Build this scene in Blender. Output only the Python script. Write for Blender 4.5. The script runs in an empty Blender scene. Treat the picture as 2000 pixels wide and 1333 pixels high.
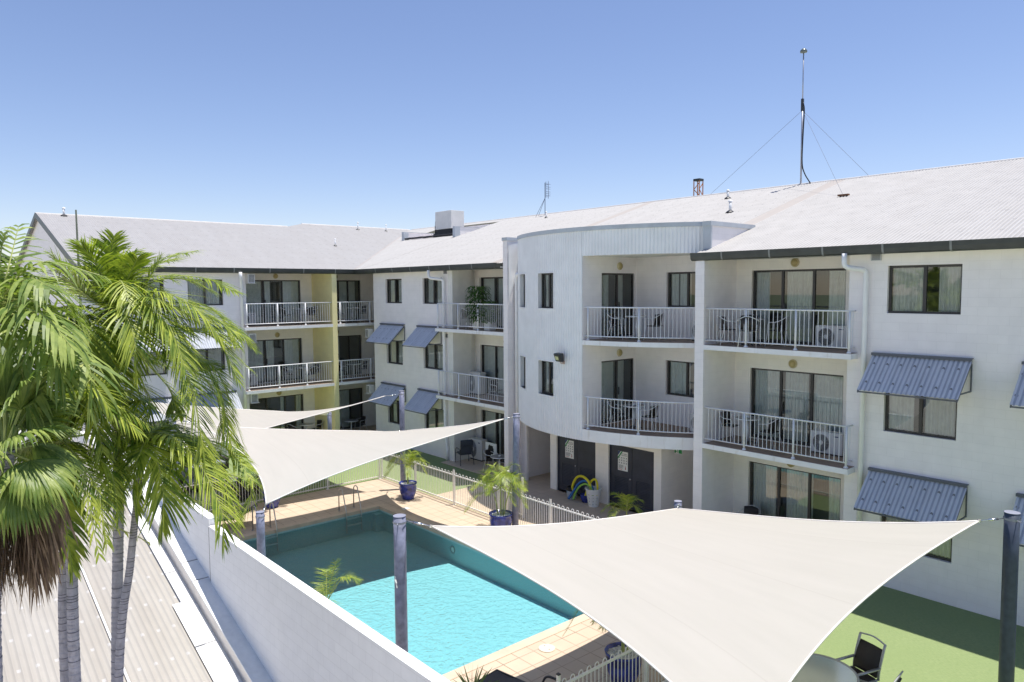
import bpy, math, random
from mathutils import Vector, Matrix
from math import sin, cos, pi, sqrt, radians
random.seed(7)
SC = bpy.context.scene
COL = SC.collection

# ---------------------------------------------------------------- camera
cam_d = bpy.data.cameras.new('camera'); cam = bpy.data.objects.new('camera', cam_d); COL.objects.link(cam)
yaw, pit, roll, FPX = radians(138.888), radians(4.112), radians(-0.3745), 1424.7
fw = Vector((cos(yaw)*cos(pit), sin(yaw)*cos(pit), -sin(pit)))
rt = Vector((sin(yaw), -cos(yaw), 0)); up = rt.cross(fw)
r2 = cos(roll)*rt + sin(roll)*up; u2 = -sin(roll)*rt + cos(roll)*up
M = Matrix((r2, u2, -fw)).transposed().to_4x4(); M.translation = (0, 0, 7.26)
cam.matrix_world = M
cam_d.sensor_width = 36; cam_d.lens = 36*FPX/2000; cam_d.clip_end = 3000; cam_d.clip_start = .05
SC.camera = cam
# ---------------------------------------------------------------- sky and sun
SUN = Vector((.10, .19, 1)).normalized()
W = bpy.data.worlds.new('World'); SC.world = W; W.use_nodes = True
nt = W.node_tree; bg = nt.nodes['Background']
sky = nt.nodes.new('ShaderNodeTexSky'); sky.sky_type = 'NISHITA'; sky.sun_disc = False
sky.sun_elevation = math.asin(SUN.z); sky.sun_rotation = math.atan2(SUN.x, SUN.y)
sky.air_density = 1.0; sky.dust_density = .15; sky.ozone_density = 3.0; sky.altitude = 0
tm = nt.nodes.new('ShaderNodeMix'); tm.data_type = 'RGBA'; tm.blend_type = 'MULTIPLY'; tm.inputs[0].default_value = 1; tm.inputs[7].default_value = (.98, .89, .96, 1)
nt.links.new(sky.outputs[0], tm.inputs[6]); nt.links.new(tm.outputs[2], bg.inputs[0]); bg.inputs[1].default_value = .09
sd = bpy.data.lights.new('sun', 'SUN'); sd.energy = 3.5; sd.angle = radians(.5); sd.color = (1, .955, .885)
so = bpy.data.objects.new('sun', sd); COL.objects.link(so); so.rotation_euler = SUN.to_track_quat('Z', 'Y').to_euler(); so.location = (5, 10, 40)
SC.view_settings.view_transform = 'Standard'; SC.view_settings.look = 'None'
SC.view_settings.exposure = .80; SC.view_settings.gamma = 1; SC.view_settings.use_curve_mapping = False
SC.cycles.max_bounces = 8; SC.cycles.transparent_max_bounces = 16; SC.cycles.caustics_reflective = False; SC.cycles.caustics_refractive = False

# ---------------------------------------------------------------- materials
MT = {}
def N(nt, t, **k):
    n = nt.nodes.new(t)
    for a, b in k.items():
        if a.startswith('i_'):
            key = a[2:]; key = int(key) if key.isdigit() else key
            n.inputs[key].default_value = b
        else: setattr(n, a, b)
    return n
def mix(nt, f, a, b, mode='MIX'):
    m = nt.nodes.new('ShaderNodeMix'); m.data_type = 'RGBA'; m.blend_type = mode
    for s, v in ((0, f), (6, a), (7, b)):
        if hasattr(v, 'is_linked') or hasattr(v, 'links'): nt.links.new(v, m.inputs[s])
        else: m.inputs[s].default_value = v if s == 0 else (*v, 1) if len(v) == 3 else v
    return m.outputs[2]
def ramp(nt, src, a, b, ca=(0, 0, 0, 1), cb=(1, 1, 1, 1)):
    r = nt.nodes.new('ShaderNodeValToRGB'); r.color_ramp.elements[0].position = a; r.color_ramp.elements[1].position = b
    r.color_ramp.elements[0].color = ca; r.color_ramp.elements[1].color = cb
    nt.links.new(src, r.inputs[0]); return r.outputs[0]
def math_(nt, op, a, b=None, c=None):
    m = nt.nodes.new('ShaderNodeMath'); m.operation = op
    for i, v in enumerate((a, b, c)):
        if v is None: continue
        if isinstance(v, (int, float)): m.inputs[i].default_value = v
        else: nt.links.new(v, m.inputs[i])
    return m.outputs[0]
def mat(name, col, rough=.6, metal=0, var=.06, vscale=3, bump=0, bscale=60, spec=None, trans=0, pos=True):
    if name in MT: return MT[name]
    m = bpy.data.materials.new(name); m.use_nodes = True; nt = m.node_tree; p = nt.nodes['Principled BSDF']
    p.inputs['Roughness'].default_value = rough; p.inputs['Metallic'].default_value = metal
    if spec is not None: p.inputs['Specular IOR Level'].default_value = spec
    g = N(nt, 'ShaderNodeNewGeometry' if pos else 'ShaderNodeTexCoord'); co = g.outputs['Position'] if pos else g.outputs['Object']
    n = N(nt, 'ShaderNodeTexNoise', i_Scale=vscale, i_Detail=5); nt.links.new(co, n.inputs['Vector'])
    lo = tuple(max(0, c*(1-var*2)) for c in col); hi = tuple(min(1, c*(1+var)) for c in col)
    c = mix(nt, ramp(nt, n.outputs[0], .3, .7), lo, hi)
    nt.links.new(c, p.inputs['Base Color'])
    if bump:
        b = N(nt, 'ShaderNodeBump', i_Strength=bump, i_Distance=.01); n2 = N(nt, 'ShaderNodeTexNoise', i_Scale=bscale, i_Detail=4)
        nt.links.new(co, n2.inputs['Vector']); nt.links.new(n2.outputs[0], b.inputs['Height']); nt.links.new(b.outputs[0], p.inputs['Normal'])
    m['p'] = 1; MT[name] = m; return m
def P(m): return m.node_tree.nodes['Principled BSDF']
def block_wall(name, col, joint=.35, streak=.035, jcol=.9):
    m = mat(name, col, .75, var=.02); nt = m.node_tree; p = P(m)
    g = N(nt, 'ShaderNodeNewGeometry'); s = N(nt, 'ShaderNodeSeparateXYZ'); nt.links.new(g.outputs['Position'], s.inputs[0])
    xy = math_(nt, 'ADD', s.outputs[0], s.outputs[1]); cb = N(nt, 'ShaderNodeCombineXYZ'); nt.links.new(xy, cb.inputs[0]); nt.links.new(s.outputs[2], cb.inputs[1])
    br = N(nt, 'ShaderNodeTexBrick', i_Scale=1.0); br.inputs['Brick Width'].default_value = .4; br.inputs['Row Height'].default_value = .2
    br.inputs['Mortar Size'].default_value = .004; br.inputs['Mortar Smooth'].default_value = .6; nt.links.new(cb.outputs[0], br.inputs['Vector'])
    br.inputs['Color1'].default_value = (1, 1, 1, 1); br.inputs['Color2'].default_value = (.975, .975, .98, 1); br.inputs['Mortar'].default_value = (jcol, jcol, jcol, 1)
    # grime streaks running down
    cs = N(nt, 'ShaderNodeCombineXYZ'); nt.links.new(math_(nt, 'MULTIPLY', xy, 5.0), cs.inputs[0]); nt.links.new(math_(nt, 'MULTIPLY', s.outputs[2], .35), cs.inputs[1])
    n = N(nt, 'ShaderNodeTexNoise', i_Scale=1.0, i_Detail=6); nt.links.new(cs.outputs[0], n.inputs['Vector'])
    st = ramp(nt, n.outputs[0], .55, .85)
    old = p.inputs['Base Color'].links[0].from_socket
    c = mix(nt, 1.0, old, br.outputs[0], 'MULTIPLY')
    c = mix(nt, math_(nt, 'MULTIPLY', st, streak*4), c, tuple(x*.72 for x in col))
    nt.links.new(c, p.inputs['Base Color'])
    b = N(nt, 'ShaderNodeBump', i_Strength=joint, i_Distance=.006, invert=True); nt.links.new(br.outputs['Fac'], b.inputs['Height'])
    n3 = N(nt, 'ShaderNodeTexNoise', i_Scale=130, i_Detail=3); nt.links.new(g.outputs['Position'], n3.inputs['Vector'])
    b2 = N(nt, 'ShaderNodeBump', i_Strength=.25, i_Distance=.003); nt.links.new(n3.outputs[0], b2.inputs['Height']); nt.links.new(b.outputs[0], b2.inputs['Normal'])
    nt.links.new(b2.outputs[0], p.inputs['Normal']); return m
def stained(m, col, amt=.5):
    nt = m.node_tree; p = P(m); g = N(nt, 'ShaderNodeNewGeometry'); s = N(nt, 'ShaderNodeSeparateXYZ'); nt.links.new(g.outputs['Position'], s.inputs[0])
    c = N(nt, 'ShaderNodeCombineXYZ'); nt.links.new(math_(nt, 'MULTIPLY', math_(nt, 'ADD', s.outputs[0], s.outputs[1]), 7), c.inputs[0]); nt.links.new(math_(nt, 'MULTIPLY', s.outputs[2], 1.2), c.inputs[1])
    n = N(nt, 'ShaderNodeTexNoise', i_Scale=1, i_Detail=5); nt.links.new(c.outputs[0], n.inputs['Vector'])
    old = p.inputs['Base Color'].links[0].from_socket; nt.links.new(mix(nt, math_(nt, 'MULTIPLY', ramp(nt, n.outputs[0], .58, .75), amt), old, col), p.inputs['Base Color']); return m
def tile(name, ca, cb, grout, size=.4, rough=.55, gs=.006, off=0.):
    m = mat(name, ca, rough); nt = m.node_tree; p = P(m)
    g = N(nt, 'ShaderNodeNewGeometry')
    br = N(nt, 'ShaderNodeTexBrick', i_Scale=1.0, offset=off); br.inputs['Brick Width'].default_value = size; br.inputs['Row Height'].default_value = size
    br.inputs['Mortar Size'].default_value = gs; br.inputs['Mortar Smooth'].default_value = .2; nt.links.new(g.outputs['Position'], br.inputs['Vector'])
    br.inputs['Color1'].default_value = (*ca, 1); br.inputs['Color2'].default_value = (*cb, 1); br.inputs['Mortar'].default_value = (*grout, 1)
    n = N(nt, 'ShaderNodeTexNoise', i_Scale=1.2, i_Detail=6); nt.links.new(g.outputs['Position'], n.inputs['Vector'])
    c = mix(nt, ramp(nt, n.outputs[0], .35, .75), br.outputs[0], tuple(x*.84 for x in ca)); nt.links.new(c, p.inputs['Base Color'])
    n4 = N(nt, 'ShaderNodeTexNoise', i_Scale=30, i_Detail=4); nt.links.new(g.outputs['Position'], n4.inputs['Vector'])
    c = mix(nt, math_(nt, 'MULTIPLY', n4.outputs[0], .35), c, tuple(x*.8 for x in ca)); nt.links.new(c, p.inputs['Base Color'])
    b = N(nt, 'ShaderNodeBump', i_Strength=.5, i_Distance=.004, invert=True); nt.links.new(br.outputs['Fac'], b.inputs['Height']); nt.links.new(b.outputs[0], p.inputs['Normal'])
    return m
def metal_roof(name, col, axis, screws=True, dirt=.12, sp=(.456, .9), scol=.45):
    """painted corrugated sheet: soft dirt along the sheets, rows of screw heads"""
    m = mat(name, col, .5, var=.02); nt = m.node_tree; p = P(m)
    g = N(nt, 'ShaderNodeNewGeometry'); s = N(nt, 'ShaderNodeSeparateXYZ'); nt.links.new(g.outputs['Position'], s.inputs[0])
    a, t = (s.outputs[0], s.outputs[1]) if axis == 'x' else (s.outputs[1], s.outputs[0])   # a across the sheets, t along the slope
    c0 = N(nt, 'ShaderNodeCombineXYZ'); nt.links.new(math_(nt, 'MULTIPLY', a, 1.4), c0.inputs[0]); nt.links.new(math_(nt, 'MULTIPLY', t, .25), c0.inputs[1])
    n = N(nt, 'ShaderNodeTexNoise', i_Scale=1.6, i_Detail=7); nt.links.new(c0.outputs[0], n.inputs['Vector'])
    old = p.inputs['Base Color'].links[0].from_socket
    c = mix(nt, math_(nt, 'MULTIPLY', ramp(nt, n.outputs[0], .4, .8), dirt*3), old, tuple(x*y for x, y in zip(col, (.8, .76, .72))))
    # sheet laps every 0.76 m
    lap = math_(nt, 'LESS_THAN', math_(nt, 'FRACT', math_(nt, 'MULTIPLY', a, 1/.76)), .03)
    c = mix(nt, math_(nt, 'MULTIPLY', lap, .16), c, (.35, .33, .3))
    if screws:
        fa = math_(nt, 'ABSOLUTE', math_(nt, 'SUBTRACT', math_(nt, 'FRACT', math_(nt, 'MULTIPLY', a, 1/sp[0])), .5))
        ft = math_(nt, 'ABSOLUTE', math_(nt, 'SUBTRACT', math_(nt, 'FRACT', math_(nt, 'MULTIPLY', t, 1/sp[1])), .5))
        k = math_(nt, 'MULTIPLY', math_(nt, 'LESS_THAN', fa, .11), math_(nt, 'LESS_THAN', ft, .045))
        c = mix(nt, math_(nt, 'MULTIPLY', k, .8), c, (scol*.7, scol*.68, scol*.66))
    nt.links.new(c, p.inputs['Base Color']); return m
def glass(name, tint=(.75, .85, .82), rough=.0, gmix=.0):
    if name in MT: return MT[name]
    m = bpy.data.materials.new(name); m.use_nodes = True; nt = m.node_tree
    for n in list(nt.nodes):
        if n.type == 'BSDF_PRINCIPLED': nt.nodes.remove(n)
    out = [n for n in nt.nodes if n.type == 'OUTPUT_MATERIAL'][0]
    t = N(nt, 'ShaderNodeBsdfTransparent'); t.inputs[0].default_value = (*tint, 1)
    g = N(nt, 'ShaderNodeBsdfGlossy'); g.inputs['Roughness'].default_value = rough; g.inputs[0].default_value = (.95, 1, .98, 1)
    f = N(nt, 'ShaderNodeFresnel', i_IOR=1.75); f2 = math_(nt, 'ADD', f.outputs[0], gmix)
    x = N(nt, 'ShaderNodeMixShader'); nt.links.new(f2, x.inputs[0]); nt.links.new(t.outputs[0], x.inputs[1]); nt.links.new(g.outputs[0], x.inputs[2])
    nt.links.new(x.outputs[0], out.inputs[0]); MT[name] = m; return m
def leaf(name, ca, cb, trans=.4, rough=.45):
    if name in MT: return MT[name]
    m = bpy.data.materials.new(name); m.use_nodes = True; nt = m.node_tree; p = P(m); p.inputs['Roughness'].default_value = rough
    g = N(nt, 'ShaderNodeNewGeometry'); n = N(nt, 'ShaderNodeTexNoise', i_Scale=9, i_Detail=3); nt.links.new(g.outputs['Position'], n.inputs['Vector'])
    r = math_(nt, 'ADD', math_(nt, 'MULTIPLY', n.outputs[0], .7), math_(nt, 'MULTIPLY', g.outputs['Random Per Island'], .5))
    c = mix(nt, ramp(nt, r, .35, .85), ca, cb); nt.links.new(c, p.inputs['Base Color'])
    t = N(nt, 'ShaderNodeBsdfTranslucent'); nt.links.new(mix(nt, 1.0, c, (1.0, 1.15, .55), 'MULTIPLY'), t.inputs[0])
    x = N(nt, 'ShaderNodeMixShader'); x.inputs[0].default_value = trans
    out = [n for n in nt.nodes if n.type == 'OUTPUT_MATERIAL'][0]
    nt.links.new(p.outputs[0], x.inputs[1]); nt.links.new(t.outputs[0], x.inputs[2]); nt.links.new(x.outputs[0], out.inputs[0]); MT[name] = m; return m

WALL = block_wall('painted_block', (.96, .915, .90))
WALLW = block_wall('painted_block_warm', (.94, .895, .83), .3)
YEL = block_wall('yellow_block', (.98, .88, .47), .3, .04)
BWALL = block_wall('boundary_block', (.88, .875, .87), .5, .03, .84)
TRIM = mat('white_trim', (.90, .90, .90), .5, var=.03)
stained(TRIM, (.62, .56, .47), .45)
CREAM = mat('cream_paint', (.80, .79, .75), .6, var=.03)
SOFFIT = mat('soffit', (.84, .82, .77), .7)
CLAD = mat('tower_cladding', (.90, .905, .91), .35, var=.03, vscale=1.5)
CLADV = mat('tower_groove_shade', (.80, .815, .83), .4)  # darker copy of the cladding: rib shading put into the colour
CAPM = mat('parapet_cap', (.52, .56, .60), .4)
GUT = mat('gutter_dark', (.062, .068, .063), .4, var=.12)
ROOFX = metal_roof('roof_sheet_x', (.43, .418, .402), 'x', sp=(.4, .9), scol=.36)
ROOFXV = mat('roof_valley_shade', (.34, .325, .31), .6, var=.1, vscale=2)  # shading between the roof ribs, painted as a darker tone
ROOFYV = mat('roof_valley_shade_left', (.34, .325, .32), .6, var=.1, vscale=2)  # same painted rib shading for the left wing roof
AWNV = mat('awning_valley_shade', (.40, .425, .475), .5)  # dark stripes painted in for the shading lines of the awning ribs
ROOFX2 = metal_roof('roof_sheet_aged', (.37, .335, .305), 'x')
ROOFY = metal_roof('roof_sheet_y', (.385, .375, .365), 'y', sp=(.4, .9), scol=.36)
NROOF = metal_roof('neighbour_sheet', (.41, .385, .345), 'y', True, .2, (.3, .9), .72)
AWN = metal_roof('awning_sheet', (.60, .625, .675), 'x', True, .1, (.3, .42), .15)
AWNY = metal_roof('awning_sheet_y', (.48, .51, .56), 'y', False, .1)
FRAME = mat('window_frame', (.055, .05, .048), .4, var=.1)
GLASS = glass('window_glass', (.92, .97, .95), 0, .04)
TGLASS = glass('table_glass', (.55, .68, .58), .12, .12)
CURT = mat('sheer_curtain', (.92, .92, .88), .9, var=.04, vscale=8)
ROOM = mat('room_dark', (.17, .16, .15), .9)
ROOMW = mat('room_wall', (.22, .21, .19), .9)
BTILE = tile('balcony_tile', (.36, .26, .19), (.33, .235, .17), (.2, .15, .11), .3, .6, .006)
DECK = tile('deck_tile', (.62, .50, .38), (.58, .46, .34), (.27, .18, .12), .40, .6, .012)
DECK2 = tile('deck_tile_slate', (.60, .47, .33), (.50, .40, .30), (.20, .15, .11), .55, .6, .009)
PATIO = tile('patio_tile', (.66, .53, .39), (.60, .47, .34), (.32, .24, .17), .33, .6, .006)
COPE = mat('pool_coping', (.62, .50, .38), .6)
RAIL = mat('white_rail', (.82, .83, .85), .35, var=.02)
FENCE = mat('fence_paint', (.86, .84, .80), .4, var=.05, vscale=10)
POST = mat('sail_post', (.22, .235, .33), .5, var=.16, vscale=9, bump=.2, bscale=25)
POSTD = mat('sail_post_dark', (.05, .065, .10), .5, var=.12, vscale=9)
CHROME = mat('chrome', (.72, .73, .75), .25, 1, var=.03)
TUBE = mat('chair_tube', (.80, .81, .82), .35, .2)
STEEL = mat('stainless', (.55, .54, .52), .3, 1, var=.05)
WICK = mat('dark_wicker', (.028, .022, .022), .55, bump=.5, bscale=90)
DBLUE = mat('dark_cushion', (.05, .058, .075), .8, bump=.3)
DMET = mat('dark_metal', (.04, .04, .045), .45)
SILV = mat('silver_frame', (.50, .51, .53), .35, .6)
ACW = mat('ac_casing', (.70, .69, .66), .5, var=.03)
ACD = mat('ac_grille', (.10, .10, .10), .6)
LAMP = mat('lamp_amber', (.50, .40, .18), .35, var=.1)
LAMPR = mat('lamp_ring', (.62, .54, .34), .4)
NAVY = mat('navy_door', (.038, .043, .062), .5, var=.1)
POTB = mat('glazed_pot', (.04, .06, .33), .12, var=.35, vscale=6, spec=.7)
POTW = mat('white_pot', (.72, .70, .68), .5)
PEB = mat('white_pebble', (.75, .75, .74), .6, var=.3, vscale=40, bump=1.0, bscale=35)
BARK = mat('palm_bark', (.42, .40, .43), .85, var=.13, vscale=14, bump=.6, bscale=40)
CSHAFT = mat('crownshaft', (.30, .40, .14), .5, var=.12)
L1 = leaf('king_leaf', (.11, .19, .025), (.52, .57, .09), .38)
L2 = leaf('wide_leaf', (.13, .21, .04), (.40, .47, .12), .36)
L3 = leaf('pot_leaf', (.16, .27, .04), (.50, .54, .09), .38)
L4 = leaf('bush_leaf', (.04, .10, .02), (.12, .22, .05), .3)
L5 = leaf('yucca_leaf', (.08, .14, .06), (.22, .28, .12), .3)
DEAD = leaf('dead_leaf', (.17, .115, .085), (.40, .29, .20), .15, .8)
RACH = mat('leaf_stem', (.36, .40, .12), .5)
YL = mat('noodle_yellow', (.78, .68, .03), .6); BL = mat('noodle_blue', (.03, .16, .45), .6); GR = mat('noodle_green', (.30, .60, .10), .6)
GREENS = mat('sign_green', (.02, .30, .08), .4); WHITE = mat('sign_white', (.82, .82, .78), .5, var=.01); INK = mat('sign_ink', (.12, .12, .13), .6)
RED = mat('sign_red', (.45, .08, .06), .6); NAVYS = mat('sign_navy', (.03, .06, .16), .5)
RUST = mat('rust', (.22, .10, .05), .8, var=.3, vscale=20); ORANGE = mat('crane_orange', (.60, .20, .04), .6)
BLACK = mat('black_rubber', (.012, .012, .014), .6)
CONC = mat('concrete', (.55, .54, .51), .8, bump=.3)
# sail fabric: knitted shade cloth with faint seams, lets some light through
def sailmat():
    m = bpy.data.materials.new('sail_cloth'); m.use_nodes = True; nt = m.node_tree; p = P(m); p.inputs['Roughness'].default_value = .85
    uv = N(nt, 'ShaderNodeUVMap'); s = N(nt, 'ShaderNodeSeparateXYZ'); nt.links.new(uv.outputs[0], s.inputs[0])
    seam = math_(nt, 'LESS_THAN', math_(nt, 'ABSOLUTE', math_(nt, 'SUBTRACT', math_(nt, 'FRACT', math_(nt, 'MULTIPLY', s.outputs[1], 3.0)), .5)), .006)
    n = N(nt, 'ShaderNodeTexNoise', i_Scale=3.0, i_Detail=6); mp = N(nt, 'ShaderNodeMapping'); mp.inputs['Scale'].default_value = (1, 8, 1)
    nt.links.new(uv.outputs[0], mp.inputs[0]); nt.links.new(mp.outputs[0], n.inputs['Vector'])
    c = mix(nt, ramp(nt, n.outputs[0], .3, .8), (.53, .50, .455), (.49, .465, .42))
    c = mix(nt, math_(nt, 'MULTIPLY', seam, .35), c, (.42, .39, .35)); nt.links.new(c, p.inputs['Base Color'])
    g = N(nt, 'ShaderNodeNewGeometry'); wv = N(nt, 'ShaderNodeTexNoise', i_Scale=1.3, i_Detail=4); nt.links.new(g.outputs['Position'], wv.inputs['Vector'])
    b = N(nt, 'ShaderNodeBump', i_Strength=.35, i_Distance=.05); nt.links.new(wv.outputs[0], b.inputs['Height'])
    n5 = N(nt, 'ShaderNodeTexNoise', i_Scale=150, i_Detail=2); nt.links.new(g.outputs['Position'], n5.inputs['Vector'])
    b3 = N(nt, 'ShaderNodeBump', i_Strength=.3, i_Distance=.004); nt.links.new(n5.outputs[0], b3.inputs['Height']); nt.links.new(b.outputs[0], b3.inputs['Normal']); nt.links.new(b3.outputs[0], p.inputs['Normal'])
    t = N(nt, 'ShaderNodeBsdfTranslucent'); t.inputs[0].default_value = (.6, .55, .47, 1); x = N(nt, 'ShaderNodeMixShader'); x.inputs[0].default_value = .20
    out = [n for n in nt.nodes if n.type == 'OUTPUT_MATERIAL'][0]
    nt.links.new(p.outputs[0], x.inputs[1]); nt.links.new(t.outputs[0], x.inputs[2]); nt.links.new(x.outputs[0], out.inputs[0]); return m
SAIL = sailmat()
def lawnmat():
    m = mat('turf', (.30, .42, .13), .9); nt = m.node_tree; p = P(m)
    g = N(nt, 'ShaderNodeNewGeometry'); mp = N(nt, 'ShaderNodeMapping'); mp.inputs['Scale'].default_value = (14, 60, 20)
    nt.links.new(g.outputs['Position'], mp.inputs[0]); n = N(nt, 'ShaderNodeTexNoise', i_Scale=1, i_Detail=5); nt.links.new(mp.outputs[0], n.inputs['Vector'])
    n2 = N(nt, 'ShaderNodeTexNoise', i_Scale=.5, i_Detail=4); nt.links.new(g.outputs['Position'], n2.inputs['Vector'])
    c = mix(nt, ramp(nt, n.outputs[0], .25, .75), (.17, .24, .09), (.30, .36, .165)); c = mix(nt, ramp(nt, n2.outputs[0], .3, .8), c, (.215, .285, .115))
    nt.links.new(c, p.inputs['Base Color'])
    b = N(nt, 'ShaderNodeBump', i_Strength=.8, i_Distance=.02); nt.links.new(n.outputs[0], b.inputs['Height']); nt.links.new(b.outputs[0], p.inputs['Normal']); return m
LAWN = lawnmat()
def poolmat():
    m = mat('pool_plaster', (.34, .64, .67), .6); nt = m.node_tree; p = P(m); g = N(nt, 'ShaderNodeNewGeometry')
    n = N(nt, 'ShaderNodeTexNoise', i_Scale=30, i_Detail=8, i_Roughness=.75); nt.links.new(g.outputs['Position'], n.inputs['Vector'])
    v = N(nt, 'ShaderNodeTexVoronoi', i_Scale=16); v.feature = 'DISTANCE_TO_EDGE'; nt.links.new(g.outputs['Position'], v.inputs['Vector'])
    c = mix(nt, ramp(nt, n.outputs[0], .3, .7), (.27, .48, .50), (.46, .64, .64)); nt.links.new(c, p.inputs['Base Color']); return m
POOL = poolmat()
def watermat():
    m = bpy.data.materials.new('pool_water'); m.use_nodes = True; nt = m.node_tree
    for n in list(nt.nodes):
        if n.type == 'BSDF_PRINCIPLED': nt.nodes.remove(n)
    out = [n for n in nt.nodes if n.type == 'OUTPUT_MATERIAL'][0]
    t = N(nt, 'ShaderNodeBsdfTransparent'); t.inputs[0].default_value = (.72, .96, 1.0, 1)
    gl = N(nt, 'ShaderNodeBsdfGlossy'); gl.inputs['Roughness'].default_value = .02
    g = N(nt, 'ShaderNodeNewGeometry'); n = N(nt, 'ShaderNodeTexNoise', i_Scale=7, i_Detail=4, i_Distortion=1.0); nt.links.new(g.outputs['Position'], n.inputs['Vector'])
    b = N(nt, 'ShaderNodeBump', i_Strength=.8, i_Distance=.07); nt.links.new(n.outputs[0], b.inputs['Height'])
    f = N(nt, 'ShaderNodeFresnel', i_IOR=1.33); nt.links.new(b.outputs[0], f.inputs['Normal']); nt.links.new(b.outputs[0], gl.inputs['Normal'])
    x = N(nt, 'ShaderNodeMixShader'); nt.links.new(f.outputs[0], x.inputs[0]); nt.links.new(t.outputs[0], x.inputs[1]); nt.links.new(gl.outputs[0], x.inputs[2])
    nt.links.new(x.outputs[0], out.inputs[0]); return m
WATER = watermat()

# ---------------------------------------------------------------- mesh helpers
class MB:
    def __init__(s): s.v = []; s.f = []; s.m = []; s.mi = 0; s.uv = None
    def add(s, vs, fs):
        b = len(s.v); s.v += [tuple(v) for v in vs]; s.f += [tuple(b+i for i in f) for f in fs]; s.m += [s.mi]*len(fs); return s
    def quad(s, a, b, c, d): return s.add((a, b, c, d), ((0, 1, 2, 3),))
    def box(s, x0, x1, y0, y1, z0, z1, F=None):
        vs = [(x, y, z) for z in (z0, z1) for y in (y0, y1) for x in (x0, x1)]
        if F: vs = [F(*v) for v in vs]
        return s.add(vs, ((0, 2, 3, 1), (4, 5, 7, 6), (0, 1, 5, 4), (2, 6, 7, 3), (0, 4, 6, 2), (1, 3, 7, 5)))
    def tube(s, pts, r, n=8, cap=True, r1=None):
        pts = [Vector(p) for p in pts]; k = len(pts); vs = []; pn = None
        for i, p in enumerate(pts):
            t = (pts[min(i+1, k-1)]-pts[max(i-1, 0)]).normalized()
            if pn is None: pn = t.orthogonal().normalized()
            a = (pn-t*pn.dot(t)).normalized(); pn = a; b = t.cross(a)
            rr = r if r1 is None else r+(r1-r)*i/(k-1)
            vs += [p+(a*cos(2*pi*j/n)+b*sin(2*pi*j/n))*rr for j in range(n)]
        fs = [(i*n+j, i*n+(j+1) % n, (i+1)*n+(j+1) % n, (i+1)*n+j) for i in range(k-1) for j in range(n)]
        if cap: fs += [tuple(range(n))[::-1], tuple((k-1)*n+j for j in range(n))]
        return s.add(vs, fs)
    def lathe(s, prof, c=(0, 0, 0), n=24, cap=False):
        vs = [(c[0]+r*cos(2*pi*j/n), c[1]+r*sin(2*pi*j/n), c[2]+z) for r, z in prof for j in range(n)]
        fs = [(i*n+j, i*n+(j+1) % n, (i+1)*n+(j+1) % n, (i+1)*n+j) for i in range(len(prof)-1) for j in range(n)]
        if cap: fs += [tuple(range(n))[::-1], tuple((len(prof)-1)*n+j for j in range(n))]
        return s.add(vs, fs)
    def prism(s, poly, z0, z1):
        n = len(poly); vs = [(x, y, z0) for x, y in poly]+[(x, y, z1) for x, y in poly]
        return s.add(vs, [tuple(range(n))[::-1], tuple(range(n, 2*n))]+[(i, (i+1) % n, n+(i+1) % n, n+i) for i in range(n)])
    def build(s, name, m, parent=None, off=None, smooth=False, bevel=0):
        me = bpy.data.meshes.new(name); me.from_pydata(s.v, [], s.f); me.update()
        ms = m if isinstance(m, (list, tuple)) else [m]
        for x in ms: me.materials.append(x)
        if len(ms) > 1: me.polygons.foreach_set('material_index', s.m)
        if smooth: me.polygons.foreach_set('use_smooth', [True]*len(me.polygons))
        if s.uv:
            u = me.uv_layers.new(name='UVMap'); li = 0
            for pl in me.polygons:
                for vi in pl.vertices: u.data[li].uv = s.uv[vi]; li += 1
        o = bpy.data.objects.new(name, me); COL.objects.link(o)
        if bevel:
            b = o.modifiers.new('b', 'BEVEL'); b.width = bevel; b.segments = 2; b.limit_method = 'ANGLE'
        if parent:
            o.parent = parent
            if off: o.location = off
            elif parent.get('world') : o.location = -Vector(parent.location)
        return o
def tag(o, label=None, cat=None, group=None, kind=None):
    if label: o['label'] = label
    if cat: o['category'] = cat
    if group: o['group'] = group
    if kind: o['kind'] = kind
    return o
def struct(o): o['kind'] = 'structure'; return o
def thing(name, label, cat, loc=(0, 0, 0), rz=0, group=None, world=False):
    o = bpy.data.objects.new(name, None); COL.objects.link(o); o.location = loc; o.rotation_euler = (0, 0, rz); o.empty_display_size = .3
    tag(o, label, cat, group)
    if world: o['world'] = 1
    return o
def dup(root, loc, rz=0, label=None, group=None, scale=None):
    def cp(o, par):
        c = o.copy(); COL.objects.link(c); c.parent = par
        for k in [x for x in bpy.data.objects if x.parent == o]: cp(k, c)
        return c
    r = cp(root, None); r.location = loc; r.rotation_euler = (0, 0, rz)
    if label: r['label'] = label
    if group: r['group'] = group
    if scale: r.scale = scale
    return r
def FY(c): return lambda u, d, z: (u, c+d, z)          # wall facing -Y at y = c
def FX(c): return lambda u, d, z: (c-d, u, z)          # wall facing +X at x = c
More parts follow.
